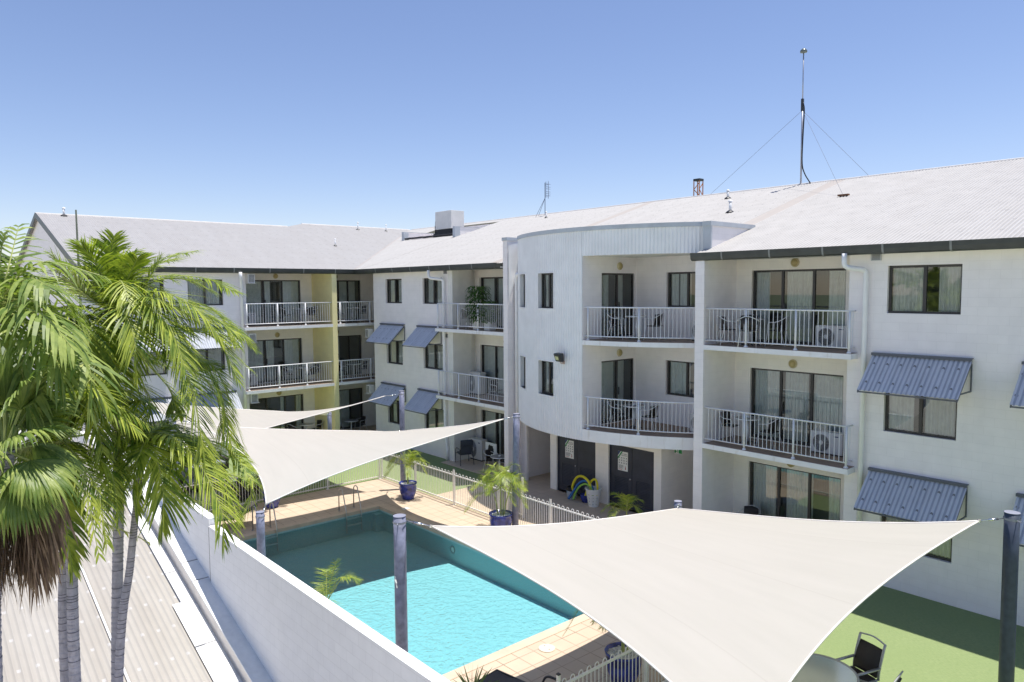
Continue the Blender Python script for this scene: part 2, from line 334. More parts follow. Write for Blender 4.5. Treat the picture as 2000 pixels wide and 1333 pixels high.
def wallgrid(mb, F, u0, u1, z0, z1, holes=(), th=.2):
    us = sorted({u0, u1, *[h[0] for h in holes], *[h[1] for h in holes]}); zs = sorted({z0, z1, *[h[2] for h in holes], *[h[3] for h in holes]})
    us = [u for u in us if u0 <= u <= u1]; zs = [z for z in zs if z0 <= z <= z1]
    for i in range(len(us)-1):
        for j in range(len(zs)-1):
            cu, cz = (us[i]+us[i+1])/2, (zs[j]+zs[j+1])/2
            if any(h[0] < cu < h[1] and h[2] < cz < h[3] for h in holes): continue
            for d in (0, th): mb.quad(F(us[i], d, zs[j]), F(us[i+1], d, zs[j]), F(us[i+1], d, zs[j+1]), F(us[i], d, zs[j+1]))
    for a, b, c, d in list(holes)+[(u0, u1, z0, z1)]:
        mb.quad(F(a, 0, c), F(b, 0, c), F(b, th, c), F(a, th, c)); mb.quad(F(a, 0, d), F(b, 0, d), F(b, th, d), F(a, th, d))
        mb.quad(F(a, 0, c), F(a, th, c), F(a, th, d), F(a, 0, d)); mb.quad(F(b, 0, c), F(b, th, c), F(b, th, d), F(b, 0, d))
def curtain_mesh(F, a, b, z0, z1, d=.26, amp=.022, pitch=.085, tie=0):
    mb = MB(); n = max(6, int((b-a)/pitch*6)); rows = 5
    vs = []; ph = random.random()*6
    for r in range(rows):
        t = r/(rows-1)
        for i in range(n+1):
            s = i/n; u = a+(b-a)*s
            if tie: u += (tie*(1-abs(2*t-.9))*.25)*(1 if tie > 0 else 1)*(s if tie < 0 else 1-s)*(b-a)*.4
            w = amp*(sin(2*pi*(u-a)/pitch+ph)+.5*sin(2*pi*(u-a)/(pitch*2.7)+ph*2))*(1-.35*t)
            vs.append(F(u, d+w, z0+(z1-z0)*t))
    mb.add(vs, [(r*(n+1)+i, r*(n+1)+i+1, (r+1)*(n+1)+i+1, (r+1)*(n+1)+i) for r in range(rows-1) for i in range(n)])
    return mb
def window(par, F, u0, u1, z0, z1, panels=2, curt=((0, .45), (.6, 1)), door=False, rec=.09, deep=.9, fr=.05, name=None):
    """dark aluminium frame, one pane per panel, sheer curtains, and the dark room behind"""
    mb = MB(); d0, d1 = rec, rec+.07; b = .07 if door else fr
    mb.box(u0, u1, d0, d1, z1-fr, z1, F); mb.box(u0, u1, d0, d1, z0, z0+b, F); mb.box(u0, u0+fr, d0, d1, z0+b, z1-fr, F); mb.box(u1-fr, u1, d0, d1, z0+b, z1-fr, F)
    w = (u1-u0)/panels
    for i in range(1, panels): mb.box(u0+w*i-.035, u0+w*i+.035, d0+.003, d1-.003, z0+b, z1-fr, F)
    if door: mb.box(u0+w+.05, u0+w+.085, d0-.03, d0-.003, z0+.9, z0+1.15, F)
    f = mb.build(name or ('sliding_door' if door else 'window'), FRAME, par)
    for i in range(panels):
        g = MB(); a = u0+w*i+(.035 if i else fr); c = u0+w*(i+1)-(.035 if i < panels-1 else fr)
        g.quad(F(a, d0+.035, z0+b), F(c, d0+.035, z0+b), F(c, d0+.035, z1-fr), F(a, d0+.035, z1-fr)); g.build('pane', GLASS, f)
    for k, (a, c) in enumerate(curt):
        a2, c2 = u0+fr+(u1-u0-2*fr)*a, u0+fr+(u1-u0-2*fr)*c
        curtain_mesh(F, a2, c2, z0+b, z1-fr-.01, rec+.11, tie=random.choice((0, 0, .5))).build('curtain', CURT, f, smooth=True)
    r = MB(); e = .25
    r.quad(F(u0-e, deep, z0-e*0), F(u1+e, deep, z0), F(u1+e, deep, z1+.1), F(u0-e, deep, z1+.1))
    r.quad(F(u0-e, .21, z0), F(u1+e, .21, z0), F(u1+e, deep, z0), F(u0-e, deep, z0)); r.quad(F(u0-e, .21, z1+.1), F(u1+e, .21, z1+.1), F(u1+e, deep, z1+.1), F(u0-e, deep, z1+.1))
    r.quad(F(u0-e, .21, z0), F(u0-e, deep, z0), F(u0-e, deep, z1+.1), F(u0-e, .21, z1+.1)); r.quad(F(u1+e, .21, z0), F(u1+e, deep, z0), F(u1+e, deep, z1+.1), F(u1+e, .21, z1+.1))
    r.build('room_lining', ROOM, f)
    return f
def lerp(a, b, t): return a+(b-a)*t
# ================================================================ setting
def sheet(name, x0, x1, y0, y1, z, m, holes=()):
    mb = MB()
    xs = sorted({x0, x1, *[h[0] for h in holes], *[h[1] for h in holes]}); ys = sorted({y0, y1, *[h[2] for h in holes], *[h[3] for h in holes]})
    for i in range(len(xs)-1):
        for j in range(len(ys)-1):
            cx, cy = (xs[i]+xs[i+1])/2, (ys[j]+ys[j+1])/2
            if any(h[0] < cx < h[1] and h[2] < cy < h[3] for h in holes): continue
            mb.quad((xs[i], ys[j], z), (xs[i+1], ys[j], z), (xs[i+1], ys[j+1], z), (xs[i], ys[j+1], z))
    return struct(mb.build(name, m))
sheet('ground', -900, 900, -900, 900, -4.0, mat('far_ground', (.16, .19, .10), .9))
sheet('bounce_yard', -70, 45, -45, 5.2, -3.99, mat('bounce_concrete', (.58, .54, .48), .9))  # pale sheet added to bounce sunlight onto the shaded walls
PX0, PX1, PY0, PY1 = -21.05, -10.87, 6.75, 12.4
pool_hole = (PX0, PX1, PY0, PY1)
sheet('lawn', -34, 12, 5.45, 24, -.004, LAWN, [pool_hole])
FX0, FX1, FYY = -24.15, -7.85, 14.38
sheet('pool_deck', FX0, FX1, 5.45, FYY+.06, .004, DECK, [pool_hole])
mb = MB(); mb.box(PX0-.25, PX0, PY0-.25, PY1+.25, -.09, .016); mb.box(PX1, PX1+.25, PY0-.25, PY1+.25, -.09, .016)
mb.box(PX0, PX1, PY1, PY1+.25, -.09, .0155); mb.box(PX0, PX1, PY0-.25, PY0, -.09, .0155)
struct(mb.build('pool_edge', COPE))
sheet('walkway', -20.9, -12.0, FYY+.10, 22.4, .0, PATIO)
mb = MB(); mb.box(-24.7, -20.9, 17.56, 19.35, -.02, .02); mb.box(-12.0, -7.9, 17.56, 19.35, -.02, .012); mb.box(-34, -31.7, 12.5, 20.3, -.02, .02)
struct(mb.build('patio', PATIO))
# raised platform under the courtyard
mb = MB(); mb.box(-60, 14, 5.5, 40, -4, -1.9); struct(mb.build('platform', CONC))
# pool
mb = MB(); FZ = -.74
mb.quad((PX0, PY0, FZ), (PX1, PY0, FZ), (PX1, PY1, FZ), (PX0, PY1, FZ))
for a, b in (((PX0, PY0), (PX1, PY0)), ((PX1, PY0), (PX1, PY1)), ((PX1, PY1), (PX0, PY1)), ((PX0, PY1), (PX0, PY0))):
    mb.quad((*a, FZ), (*b, FZ), (*b, -.088), (*a, -.088))
mb.box(PX0+.001, PX0+.3, PY1-.3, PY1-.001, FZ, -.16)
struct(mb.build('pool_basin', POOL))
mb = MB(); n = 1; mb.quad((PX0, PY0, -.14), (PX1, PY0, -.14), (PX1, PY1, -.14), (PX0, PY1, -.14)); struct(mb.build('water', WATER))

# ================================================================ hotel
hotel = thing('hotel_building', 'long white three storey hotel with balconies and a curved tower around the pool', 'building', (-16, 20, 0), world=True)
E1, E2, ZE = 2.80, 5.63, 8.05
WY = 18.10; BY = 19.35; SY = 17.70
def rows(u0, u1, extra=()): return [(u0, u1, .97, 2.1), (u0, u1, 3.79, 4.9), (u0, u1, 6.62, 7.74)]
def drows(u0, u1): return [(u0, u1, .02, 2.1), (u0, u1, 2.82, 4.89), (u0, u1, 5.65, 7.74)]
# right wing facade
R_w = [(-7.2, -5.63), (-4.2, -2.63), (-.6, .97)]
mb = MB(); wallgrid(mb, FY(WY), -8.1, 12, -1.9, ZE, [h for w in R_w for h in rows(*w)]); mb.build('wall', WALL, hotel)
mb = MB(); wallgrid(mb, FY(BY), -12.28, -8.1, 0, ZE, drows(-11.5, -8.75)); mb.box(-8.1, -7.99, WY+.2, BY+.2, 0, ZE); mb.build('wall', WALLW, hotel)
mb = MB(); mb.box(-12.3, -12.0, SY, BY+.19, 0, ZE-.002); mb.build('column', WALL, hotel)
# centre wing
C_w = [(-29.74, -28.35), (-26.67, -25.22)]
mb = MB(); wallgrid(mb, FY(WY), -30.84, -24.72, -.5, ZE, [h for w in C_w for h in rows(*w)]); mb.box(-30.84, -30.64, WY+.2, 20.5, 0, ZE); mb.build('wall', WALL, hotel)
mb = MB(); mb.box(-24.72, -24.40, WY-.06, WY+.3, 0, ZE); mb.box(-24.8, -24.42, WY+.3, 19.05, 0, ZE-.002); mb.box(-24.8, -24.6, 19.05, BY, 0, ZE-.002); mb.build('column', CREAM, hotel)
mb = MB(); wallgrid(mb, FY(BY), -24.8, -20.6, 0, ZE, drows(-24.25, -21.5)); mb.build('wall', WALLW, hotel)
# left wing (faces +X)
LX = -32.2; LB = -34.0
L_w = [(9.98, 11.45), (7.58, 9.05)]
mb = MB(); wallgrid(mb, FX(LX), 6.1, 12.45, -1.9, ZE, [h for w in L_w for h in rows(*w)]); mb.box(LB, LX-.2, 12.25, 12.449, 0, ZE-.002)
mb.build('wall', WALL, hotel)
mb = MB(); wallgrid(mb, FX(LB), 12.45, 16.45, 0, ZE, drows(13.1, 15.87)); mb.build('wall', WALLW, hotel)
mb = MB(); mb.box(LB+.002, -31.86, 16.45, 16.70, 0, ZE-.003); mb.build('column', YEL, hotel)
mb = MB(); wallgrid(mb, FX(LB), 16.70, 20.3, 0, ZE, drows(17.1, 19.2)); mb.box(LB, -30.64, 20.3, 20.5, 0, ZE-.004); mb.build('wall', WALLW, hotel)
# gable end wall of the left wing
RZ = 8.2; TP = math.tan(radians(17.5))
def rz(y): return RZ+TP*(y-17.6)
def lz(x): return RZ+TP*(-31.75-x)
mb = MB(); gx = -40.3
mb.add([(LX, 6.0, -1.9), (-48.4, 6.0, -1.9), (-48.4, 6.0, lz(-32.2)-.12), (gx, 6.0, lz(gx)-.12), (LX, 6.0, lz(-32.2)-.12), (LX, 6.098, -1.9), (-48.4, 6.098, -1.9), (-48.4, 6.098, lz(-32.2)-.12), (gx, 6.098, lz(gx)-.12), (LX, 6.098, lz(-32.2)-.12)],
       [(0, 1, 2, 3, 4), (5, 9, 8, 7, 6), (1, 6, 7, 2), (0, 4, 9, 5)])
mb.build('gable_wall', WALL, hotel)
mb = MB()
for a, b in ((gx, -31.6), (gx, -49.0)):
    za, zb = lz(gx)+.03, lz(-31.6)+.03
    for y0, y1 in ((5.83, 5.87),):
        mb.add([(a, y0, za-.24), (b, y0, zb-.24), (b, y0, zb), (a, y0, za), (a, y1, za-.24), (b, y1, zb-.24), (b, y1, zb), (a, y1, za)], [(0, 1, 2, 3), (7, 6, 5, 4), (3, 2, 6, 7), (0, 4, 5, 1)])
mb.build('barge_board', GUT, hotel)

# windows and doors
for (a, b) in R_w:
    for (u0, u1, z0, z1) in rows(a, b): window(hotel, FY(WY), u0, u1, z0, z1, 2, random.choice([((0, .47), (.68, 1)), ((0, .4), (.52, 1)), ((0, .38), (.55, .97))]))
for (a, b) in C_w:
    for (u0, u1, z0, z1) in rows(a, b): window(hotel, FY(WY), u0, u1, z0, z1, 2, random.choice([((0.08, .4), (.6, 1)), ((0, .48), (.55, 1))]))
for (a, b) in L_w:
    for (u0, u1, z0, z1) in rows(a, b): window(hotel, FX(LX), u0, u1, z0, z1, 2, ((0, .48), (.52, .95)))
cs = [[((0, .28), (.4, .7), (.86, 1)), ((0, .3), (.36, .62), (.68, 1)), ((0, .16), (.36, .64), (.82, 1))],
      [((.02, .3), (.36, .4)), ((0, .3), (.34, .66)), ((0, .3), (.36, .62), (.8, 1))],
      [((.6, .68), (.9, 1)), ((0, .3), (.36, .5), (.68, .98)), ((0, .3), (.36, .46), (.68, 1))]]
for k, (F, a, b) in enumerate(((FY(BY), -11.5, -8.75), (FY(BY), -24.25, -21.5), (FX(LB), 13.1, 15.87))):
    for j, (u0, u1, z0, z1) in enumerate(drows(a, b)): window(hotel, F, u0, u1, z0, z1, 3, cs[k][j], door=True)
for j, (u0, u1, z0, z1) in enumerate(drows(17.1, 19.2)): window(hotel, FX(LB), u0, u1, z0, z1, 3, (((.1, .3), (.36, .7)), ((.05, .28), (.33, .42)), ((.05, .4), (.45, .9)))[j], door=True)

# balcony slabs with tiled tops
def slab(x0, x1, y0, y1, z):
    mb = MB(); mb.box(x0, x1, y0, y1, z-.14, z-.006); o = mb.build('balcony_slab', TRIM, hotel)
    mb = MB(); mb.box(x0+.02, x1-.02, y0+.02, y1, z-.006, z+.003); mb.build('balcony_tiles', BTILE, o)
for z in (E1, E2):
    slab(-12.0, -7.84, SY, BY, z); slab(-25.2, -20.67, SY, BY, z); slab(LB, -31.82, 12.2, 16.45, z); slab(LB, -31.84, 16.70, 20.3, z)
def poly_len(pts):
    L = [0]
    for a, b in zip(pts, pts[1:]): L.append(L[-1]+math.dist(a, b))
    return L
def pt_at(pts, L, s):
    for i in range(len(L)-1):
        if s <= L[i+1]+1e-9:
            t = (s-L[i])/(L[i+1]-L[i]); return lerp(pts[i][0], pts[i+1][0], t), lerp(pts[i][1], pts[i+1][1], t)
    return pts[-1]
def railing(pts, z, posts, sp=.122, h=1.03, lo=.13):
    L = poly_len(pts); mb = MB(); T = L[-1]
    for zz, r in ((z+h, .022), (z+lo, .018)): mb.tube([(x, y, zz) for x, y in pts], r, 6)
    n = int(T/sp)
    for i in range(1, n+1):
        s = T*i/(n+1); x, y = pt_at(pts, L, s); mb.tube([(x, y, z+lo), (x, y, z+h)], .0095, 5, False)
    o = mb.build('railing', RAIL, hotel, smooth=True)
    for (x, y) in posts: mb = MB(); mb.tube([(x, y, z), (x, y, z+h-.01)], .028, 8); mb.lathe([(.055, 0), (.055, .02), (.03, .05)], (x, y, z), 10); mb.build('railing_post', RAIL, o, smooth=True)
for z in (E1, E2):
    y = SY+.09
    railing([(-11.99, y), (-7.93, y), (-7.93, WY)], z, [(-10.72, y), (-9.3, y), (-7.93, y)])
    railing([(-25.12, WY), (-25.12, y), (-20.68, y)], z, [(-25.12, y), (-23.7, y), (-22.4, y)])
    x = -31.92
    railing([(LX, 12.28), (x, 12.28), (x, 16.45)], z, [(x, 12.35), (x, 13.75), (x, 15.1)])
    railing([(x, 16.72), (x, 20.25)], z, [(x, 16.88), (x, 18.5), (x, 19.9)])

# ---- curved tower
CX, CY, CR = -16.494, 22.76, 6.08
def yc(x, r=CR): return CY-sqrt(r*r-(x-CX)**2)
TX0, TXB, TX1 = -20.12, -15.80, -12.3
TB, TO, TT = 2.43, 8.26, 9.16
def arc(x0, x1, r=CR, step=.038):
    a0 = math.asin((x0-CX)/r); a1 = math.asin((x1-CX)/r); n = max(2, int((a1-a0)*r/step)); return [(CX+r*sin(a0+(a1-a0)*i/n), CY-r*cos(a0+(a1-a0)*i/n), a0+(a1-a0)*i/n) for i in range(n+1)]
# small windows punched in the cladding: (x range, z range)
TW = [(x0, x1, z0, z1) for x0, x1 in ((-19.62, -18.97), (-17.93, -17.05)) for z0, z1 in ((3.71, 4.84), (6.6, 7.76))]
def cladding(mb, x0, x1, z0, z1, holes=(), pitch=.11, amp=.012):
    A = arc(x0, x1, CR, pitch/6)
    zs = sorted({z0, z1, *[h[2] for h in holes], *[h[3] for h in holes]}); zs = [z for z in zs if z0 <= z <= z1]
    P_ = [(CX+(CR+amp*(1 if (i//2) % 3 == 0 else -.6))*sin(a), CY-(CR+amp*(1 if (i//2) % 3 == 0 else -.6))*cos(a)) for i, (x, y, a) in enumerate(A)]
    for i in range(len(A)-1):
        for j in range(len(zs)-1):
            cx, cz = (A[i][0]+A[i+1][0])/2, (zs[j]+zs[j+1])/2
            if any(h[0] < cx < h[1] and h[2] < cz < h[3] for h in holes): continue
            mb.mi = 0 if (i//2) % 3 == 0 and i % 2 == 0 else 1 if (i//2) % 3 == 1 and i % 2 == 0 else 0; (xa, ya), (xb, yb) = P_[i], P_[i+1]; mb.quad((xa, ya, zs[j]), (xb, yb, zs[j]), (xb, yb, zs[j+1]), (xa, ya, zs[j+1]))
mb = MB(); cladding(mb, TX0, TXB, TB, TT, TW); cladding(mb, TXB, TX1, TO, TT)
mb.mi = 0
for x0, x1, z0, z1 in TW:   # reveals
    for x in (x0, x1): mb.quad((x, yc(x), z0), (x, yc(x)+.2, z0), (x, yc(x)+.2, z1), (x, yc(x), z1))
    for z in (z0, z1): mb.quad((x0, yc(x0), z), (x1, yc(x1), z), (x1, yc(x1)+.2, z), (x0, yc(x0)+.2, z))
mb.box(TX0-.0, TX0+.1, yc(TX0)+.01, 18.5, TB, 8.95); mb.build('tower_cladding', [CLAD, CLADV], hotel)
mb = MB(); mb.box(-20.43, TX0, 18.25, 18.35, 0, 9.0); mb.build('wall', WALL, hotel)
for x0, x1, z0, z1 in TW:
    A = Vector((x0, yc(x0, CR-.01), 0)); B = Vector((x1, yc(x1, CR-.01), 0)); U = (B-A).normalized(); Nn = Vector((-U.y, U.x, 0)); Wd = (B-A).length
    F = (lambda A, U, Nn: lambda u, d, z: tuple(A+U*u+Nn*d+Vector((0, 0, z))))(A, U, Nn)
    window(hotel, F, 0, Wd, z0, z1, 2 if Wd > .8 else 1, ((.05, .45), (.6, .95)) if Wd > .8 else ((0, .5),), rec=.11, deep=.6)
    m2 = MB()
    for a, b, c, d in ((-.045, Wd+.045, z1, z1+.045), (-.045, Wd+.045, z0-.05, z0), (-.045, 0, z0, z1), (Wd, Wd+.045, z0, z1)): m2.box(a, b, -.035, .205, c, d, F)
    m2.build('window_trim', TRIM, hotel)
# inner face, cap, tower roof
def ring(mb, x0, x1, r0, r1, z0, z1, step=.15):
    A = arc(x0, x1, CR, step); q = [[(CX+r*sin(a), CY-r*cos(a), z) for x, y, a in A] for r, z in ((r1, z0), (r1, z1), (r0, z1), (r0, z0))]
    for i in range(len(A)-1):
        for k in range(4): mb.quad(q[k][i], q[k][i+1], q[(k+1) % 4][i+1], q[(k+1) % 4][i])
    for e in (0, -1): mb.quad(*[q[k][e] for k in range(4)])
mb = MB(); ring(mb, TX0, TX1, CR-.16, CR+.035, TT-.13, TT); mb.build('parapet_cap', CAPM, hotel)
mb = MB(); ring(mb, TXB, TX1, CR-.12, CR-.018, TO+.002, TT-.01); ring(mb, TX0, TX1, CR-.14, CR-.10, 8.6, TT-.01); mb.build('parapet_back', TRIM, hotel)
def dsk(mb, x0, x1, yb, r, z0, z1):   # slab bounded by the circle and y = yb
    A = arc(x0, x1, r, .12); mb.prism([(x, y) for x, y, a in A]+[(x1, yb), (x0, yb)], z0, z1)
mb = MB(); dsk(mb, TX0+.01, TX1-.01, 21.5, CR-.03, 8.55, 8.7); mb.build('tower_roof', ROOFX2, hotel)
mb = MB(); dsk(mb, TX0+.005, TX1, 22.5, CR-.025, TB+.003, E1-.008); mb.build('tower_soffit', TRIM, hotel)
mb = MB(); ring(mb, TXB, TX1, CR-.02, CR+.004, TB, E1); mb.build('balcony_fascia', TRIM, hotel)
mb = MB(); dsk(mb, TXB, TX1, BY, CR, E2-.15, E2-.006); o = mb.build('balcony_slab', TRIM, hotel)
for z, p in ((E1, hotel), (E2, o)):
    mb = MB(); dsk(mb, TXB+.003, TX1-.003, BY, CR-.02, z-.0058, z+.003); mb.build('balcony_tiles', BTILE, p)
mb = MB(); dsk(mb, TXB, TX1, BY, CR-.03, TO+.0, TO+.06); mb.build('balcony_ceiling', SOFFIT, hotel)
# walls of the tower balcony: side wall faces +X, back wall faces -Y
SD = [(17.63, 19.28, E1+.02, 4.89), (17.63, 19.28, E2+.02, 7.74)]
mb = MB(); wallgrid(mb, FX(TXB), yc(TXB)+.02, BY, E1, TO, SD, .15); mb.build('wall', WALL, hotel)
TBW = [(-14.55, -13.02, 3.77, 4.9), (-14.55, -13.02, 6.63, 7.75)]
mb = MB(); wallgrid(mb, FY(BY), TXB-.15, TX1, E1, TO, TBW); mb.build('wall', WALL, hotel)
for (a, b, c, d), cc in zip(SD, (((0, .46), (.54, .8)), ((.12, .3), (.5, .75)))): window(hotel, FX(TXB), a, b, c, d, 2, cc, door=True, rec=.05)
for (a, b, c, d), cc in zip(TBW, (((0, .55),), ((0, .2), (.25, .55)))): window(hotel, FY(BY), a, b, c, d, 2, cc)
A = arc(TXB+.02, TX1-.02, CR-.1, .12)
for z in (E1, E2):
    pts = [(x, y) for x, y, a in A]; m_ = pts[len(pts)*50//100]; railing(pts, z, [pts[1], (-14.02, yc(-14.02, CR-.1))])
# left pier, fin wall and cap; right parapet wall
mb = MB(); mb.box(-20.67, -20.43, 17.62, 22.4, 0, 9.02); mb.build('column', WALL, hotel)
mb = MB(); mb.box(-20.70, -20.40, 17.59, 18.6, 9.02, 9.14); mb.build('parapet_cap', CAPM, hotel)
mb = MB(); mb.box(-12.3+.002, -12.08, 18.15, 20.9, 8.06, 9.02); mb.build('parapet_wall', WALL, hotel)
mb = MB(); mb.box(-12.34, -12.04, 18.06, 20.42, 9.02, 9.15); mb.build('parapet_cap', CAPM, hotel)
mb = MB(); mb.box(-12.32, -12.06, 18.09, 18.149, 8.2, 9.02); mb.build('corner_trim', CAPM, hotel)
# ground floor of the tower: store rooms with double doors
GY = 18.2
mb = MB(); wallgrid(mb, FY(GY), -18.78, -13.82, 0, TB, [(-18.46, -16.58, .0, 2.1), (-16.0, -14.11, .0, 2.1)]); mb.box(-18.78, -18.6, GY+.2, 22.5, 0, TB-.002); mb.box(-14.0, -13.821, GY+.2, 20.5, 0, TB-.002); mb.build('wall', WALLW, hotel)
mb = MB(); mb.box(-20.42, -12.3, 22.3, 22.5, 0, TB-.001); mb.box(-13.82, -12.3, 20.5, 20.7, 0, TB-.003); mb.build('wall', WALLW, hotel)
for a, b in ((-18.46, -16.58), (-16.0, -14.11)):
    F = FY(GY); w = (b-a)/2
    mb = MB(); mb.box(a, a+.04, .06, .14, 0, 2.1, F); mb.box(b-.04, b, .06, .14, 0, 2.1, F); mb.box(a+.04, b-.04, .06, .14, 2.05, 2.1, F); fr = mb.build('storage_doors', NAVY, hotel)
    for k in range(2):
        x0 = a+.045+k*(w-.04); x1 = x0+w-.055
        mb = MB(); wallgrid(mb, lambda u, d, z: F(u, d+.09, z), x0, x1, .03, 2.045, [(x0+.16, x1-.16, .22, 1.02)], .04)
        for i in range(15):
            z = .23+i*.053; mb.add([F(x0+.16, .10, z+.03), F(x1-.16, .10, z+.03), F(x1-.16, .125, z+.055), F(x0+.16, .125, z+.055), F(x0+.16, .10, z), F(x1-.16, .10, z)], [(0, 1, 2, 3), (4, 5, 1, 0)])
        mb.box(x0+.15, x1-.15, .126, .129, .21, 1.03, F); mb.build('door_leaf', NAVY, fr)
    mb = MB(); mb.lathe([(0, 0), (.012, 0), (.028, .01), (.028, .03), (0, .04)], (0, 0, 0), 12)
    mb.v = [F(a+w-.07+x, .09-z-.03*0, 1.02+y) for x, y, z in mb.v]; mb.build('door_knob', CHROME, fr, smooth=True)
# wall lamps
def lamp(F, u, z):
    mb = MB(); mb.lathe([(0, 0), (.125, 0), (.125, .03), (.1, .055)], (0, 0, 0), 24); mb.v = [F(u+x, -zz, z+y) for x, y, zz in mb.v]; o = mb.build('wall_lamp', LAMPR, hotel, smooth=False)
    mb = MB(); mb.lathe([(.1, .05), (.085, .075), (.05, .09), (0, .095)], (0, 0, 0), 20); mb.v = [F(u+x, -zz, z+y) for x, y, zz in mb.v]; mb.build('lamp_lens', LAMP, o, smooth=True)
for z in (2.28, 5.10, 7.93):
    lamp(FY(BY), -10.17, z); lamp(FY(BY), -22.55, z); lamp(FX(LB), 14.6, z); lamp(FX(LB), 17.75, z)
lamp(FX(TXB), 18.5, 5.12); lamp(FX(TXB), 18.5, 7.97)
# air bricks
def vent(F, u, z):
    mb = MB(); mb.box(u-.12, u+.12, -.025, .0, z-.08, z+.08, F); o = mb.build('wall_vent', SILV, hotel)
    mb = MB()
    for i in range(5): mb.box(u-.095, u+.095, -.03, -.0255, z-.06+i*.027, z-.047+i*.027, F)
    mb.build('vent_slats', ACD, o)
for z in (2.35, 5.25, 7.95): vent(FY(WY), -7.47, z)
for z in (5.3, 7.97): vent(FY(WY), -24.95, z)

# awnings of corrugated sheet
def awning(F, u0, u1, zt, m=None, drop=.80, out=.86):
    n = int((u1-u0)/.0127); P0 = []; P1 = []; mb = MB()
    nx, nz = drop/math.hypot(drop, out), out/math.hypot(drop, out)
    for i in range(n+1):
        u = u0+(u1-u0)*i/n; w = .013*sin(2*pi*(u-u0)/.10)
        P0.append(F(u, -.02-w*nx, zt+w*nz)); P1.append(F(u, -out-w*nx, zt-drop+w*nz))
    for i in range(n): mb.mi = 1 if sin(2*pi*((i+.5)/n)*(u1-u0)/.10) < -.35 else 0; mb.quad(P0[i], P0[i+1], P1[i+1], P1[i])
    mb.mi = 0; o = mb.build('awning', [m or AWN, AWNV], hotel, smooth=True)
    mb = MB(); mb.box(u0-.01, u1+.01, -.10, .0, zt+.012, zt+.03, F); mb.box(u0-.01, u1+.01, -.104, -.10, zt-.03, zt+.03, F)
    for u in (u0+.02, u1-.02):
        a, b = (u-.012, u+.012)
        mb.add([F(a, -.03, zt-.03), F(a, -out, zt-drop-.02), F(a, -out, zt-drop-.06), F(a, -.03, zt-.10), F(b, -.03, zt-.03), F(b, -out, zt-drop-.02), F(b, -out, zt-drop-.06), F(b, -.03, zt-.10)], [(0, 1, 2, 3), (7, 6, 5, 4), (0, 4, 5, 1), (2, 6, 7, 3), (1, 5, 6, 2)])
        mb.box(a, b, -.035, -.001, zt-drop+.08, zt-.1, F); mb.box(a, b, -out*.8, -.035, zt-drop+.08, zt-drop+.11, F)
    mb.box(u0+.03, u1-.03, -out+.01, -out+.05, zt-drop-.055, zt-drop-.025, F)
    mb.build('awning_bracket', mat('awning_steel', (.12, .13, .15), .5), o)
for zt in (5.64, 2.83):
    awning(FY(WY), -7.48, -5.35, zt); awning(FY(WY), -4.42, -2.4, zt); awning(FY(WY), -30.16, -28.12, zt); awning(FY(WY), -27.05, -25.28, zt)
    awning(FX(LX), 9.72, 11.85, zt, AWNY); awning(FX(LX), 7.3, 9.4, zt, AWNY)

# downpipes
def pipe(pts, r=.055): mb = MB(); mb.tube(pts, r, 12); return mb.build('downpipe', TRIM, hotel, smooth=True)
def elb(a, b, c, n=5):   # small bend
    a, b, c = map(Vector, (a, b, c)); return [tuple((a*(1-t)**2+b*2*t*(1-t)+c*t*t)) for t in [i/n for i in range(n+1)]]
def downpipe(x, y, x2, y2, foot=None):
    pts = [(x, y, 8.05), (x, y, 7.88)]+elb((x, y, 7.82), (x, y, 7.72), (lerp(x, x2, .3), lerp(y, y2, .3), 7.70))+elb((lerp(x, x2, .75), lerp(y, y2, .75), 7.67), (x2, y2, 7.66), (x2, y2, 7.55))
    if foot: pts += [(x2, y2, 1.2), (x2+foot*.5, y2, .85), (x2+foot, y2, .5), (x2+foot, y2, 0)]
    else: pts += [(x2, y2, 0)]
    pipe(pts, .062)
downpipe(-8.02, 17.62, -7.66, 17.99); downpipe(-25.5, 17.62, -24.95, 17.98, .12)
pipe([(-31.72, 12.05, 8.05), (-31.72, 12.05, 7.8), (-31.95, 12.15, 7.62), (-32.05, 12.2, 7.5), (-32.05, 12.2, 0)], .07)
pipe([(-20.0, 17.86, 7.76), (-20.15, 17.86, 7.78), (-20.27, 17.92, 7.66), (-20.28, 17.95, 7.4), (-20.28, 17.95, 0)], .078)
mb = MB()
mb.add([(-20.425, 17.66, 8.85), (-20.425, 18.12, 8.95), (-20.425, 18.12, 7.8), (-20.425, 17.66, 6.9), (-20.40, 17.66, 8.85), (-20.40, 18.12, 8.95), (-20.40, 18.12, 7.8), (-20.40, 17.66, 6.9)], [(4, 5, 6, 7), (0, 3, 2, 1), (3, 7, 6, 2)])
mb.build('flashing', TRIM, hotel)  # white plate in the shape of the sunlit patch on the pier side

# gutters
def gutter(path, side=(0, -1)):
    sh = [(0.0, .205), (.010, .10), (.035, .015), (.09, -.02), (.17, -.02), (.17, -.008), (.092, -.008), (.042, .025), (.022, .105), (.014, .205)]
    mb = MB(); k = len(sh); vs = []
    for x, y, sx, sy in path: vs += [(x-sx*d, y-sy*d, 8.03+z) for d, z in sh]
    n = len(path); mb.add(vs, [(i*k+j, i*k+(j+1) % k, (i+1)*k+(j+1) % k, (i+1)*k+j) for i in range(n-1) for j in range(k)]+[tuple(range(k)), tuple((n-1)*k+j for j in range(k))])
    return mb.build('gutter', GUT, hotel)
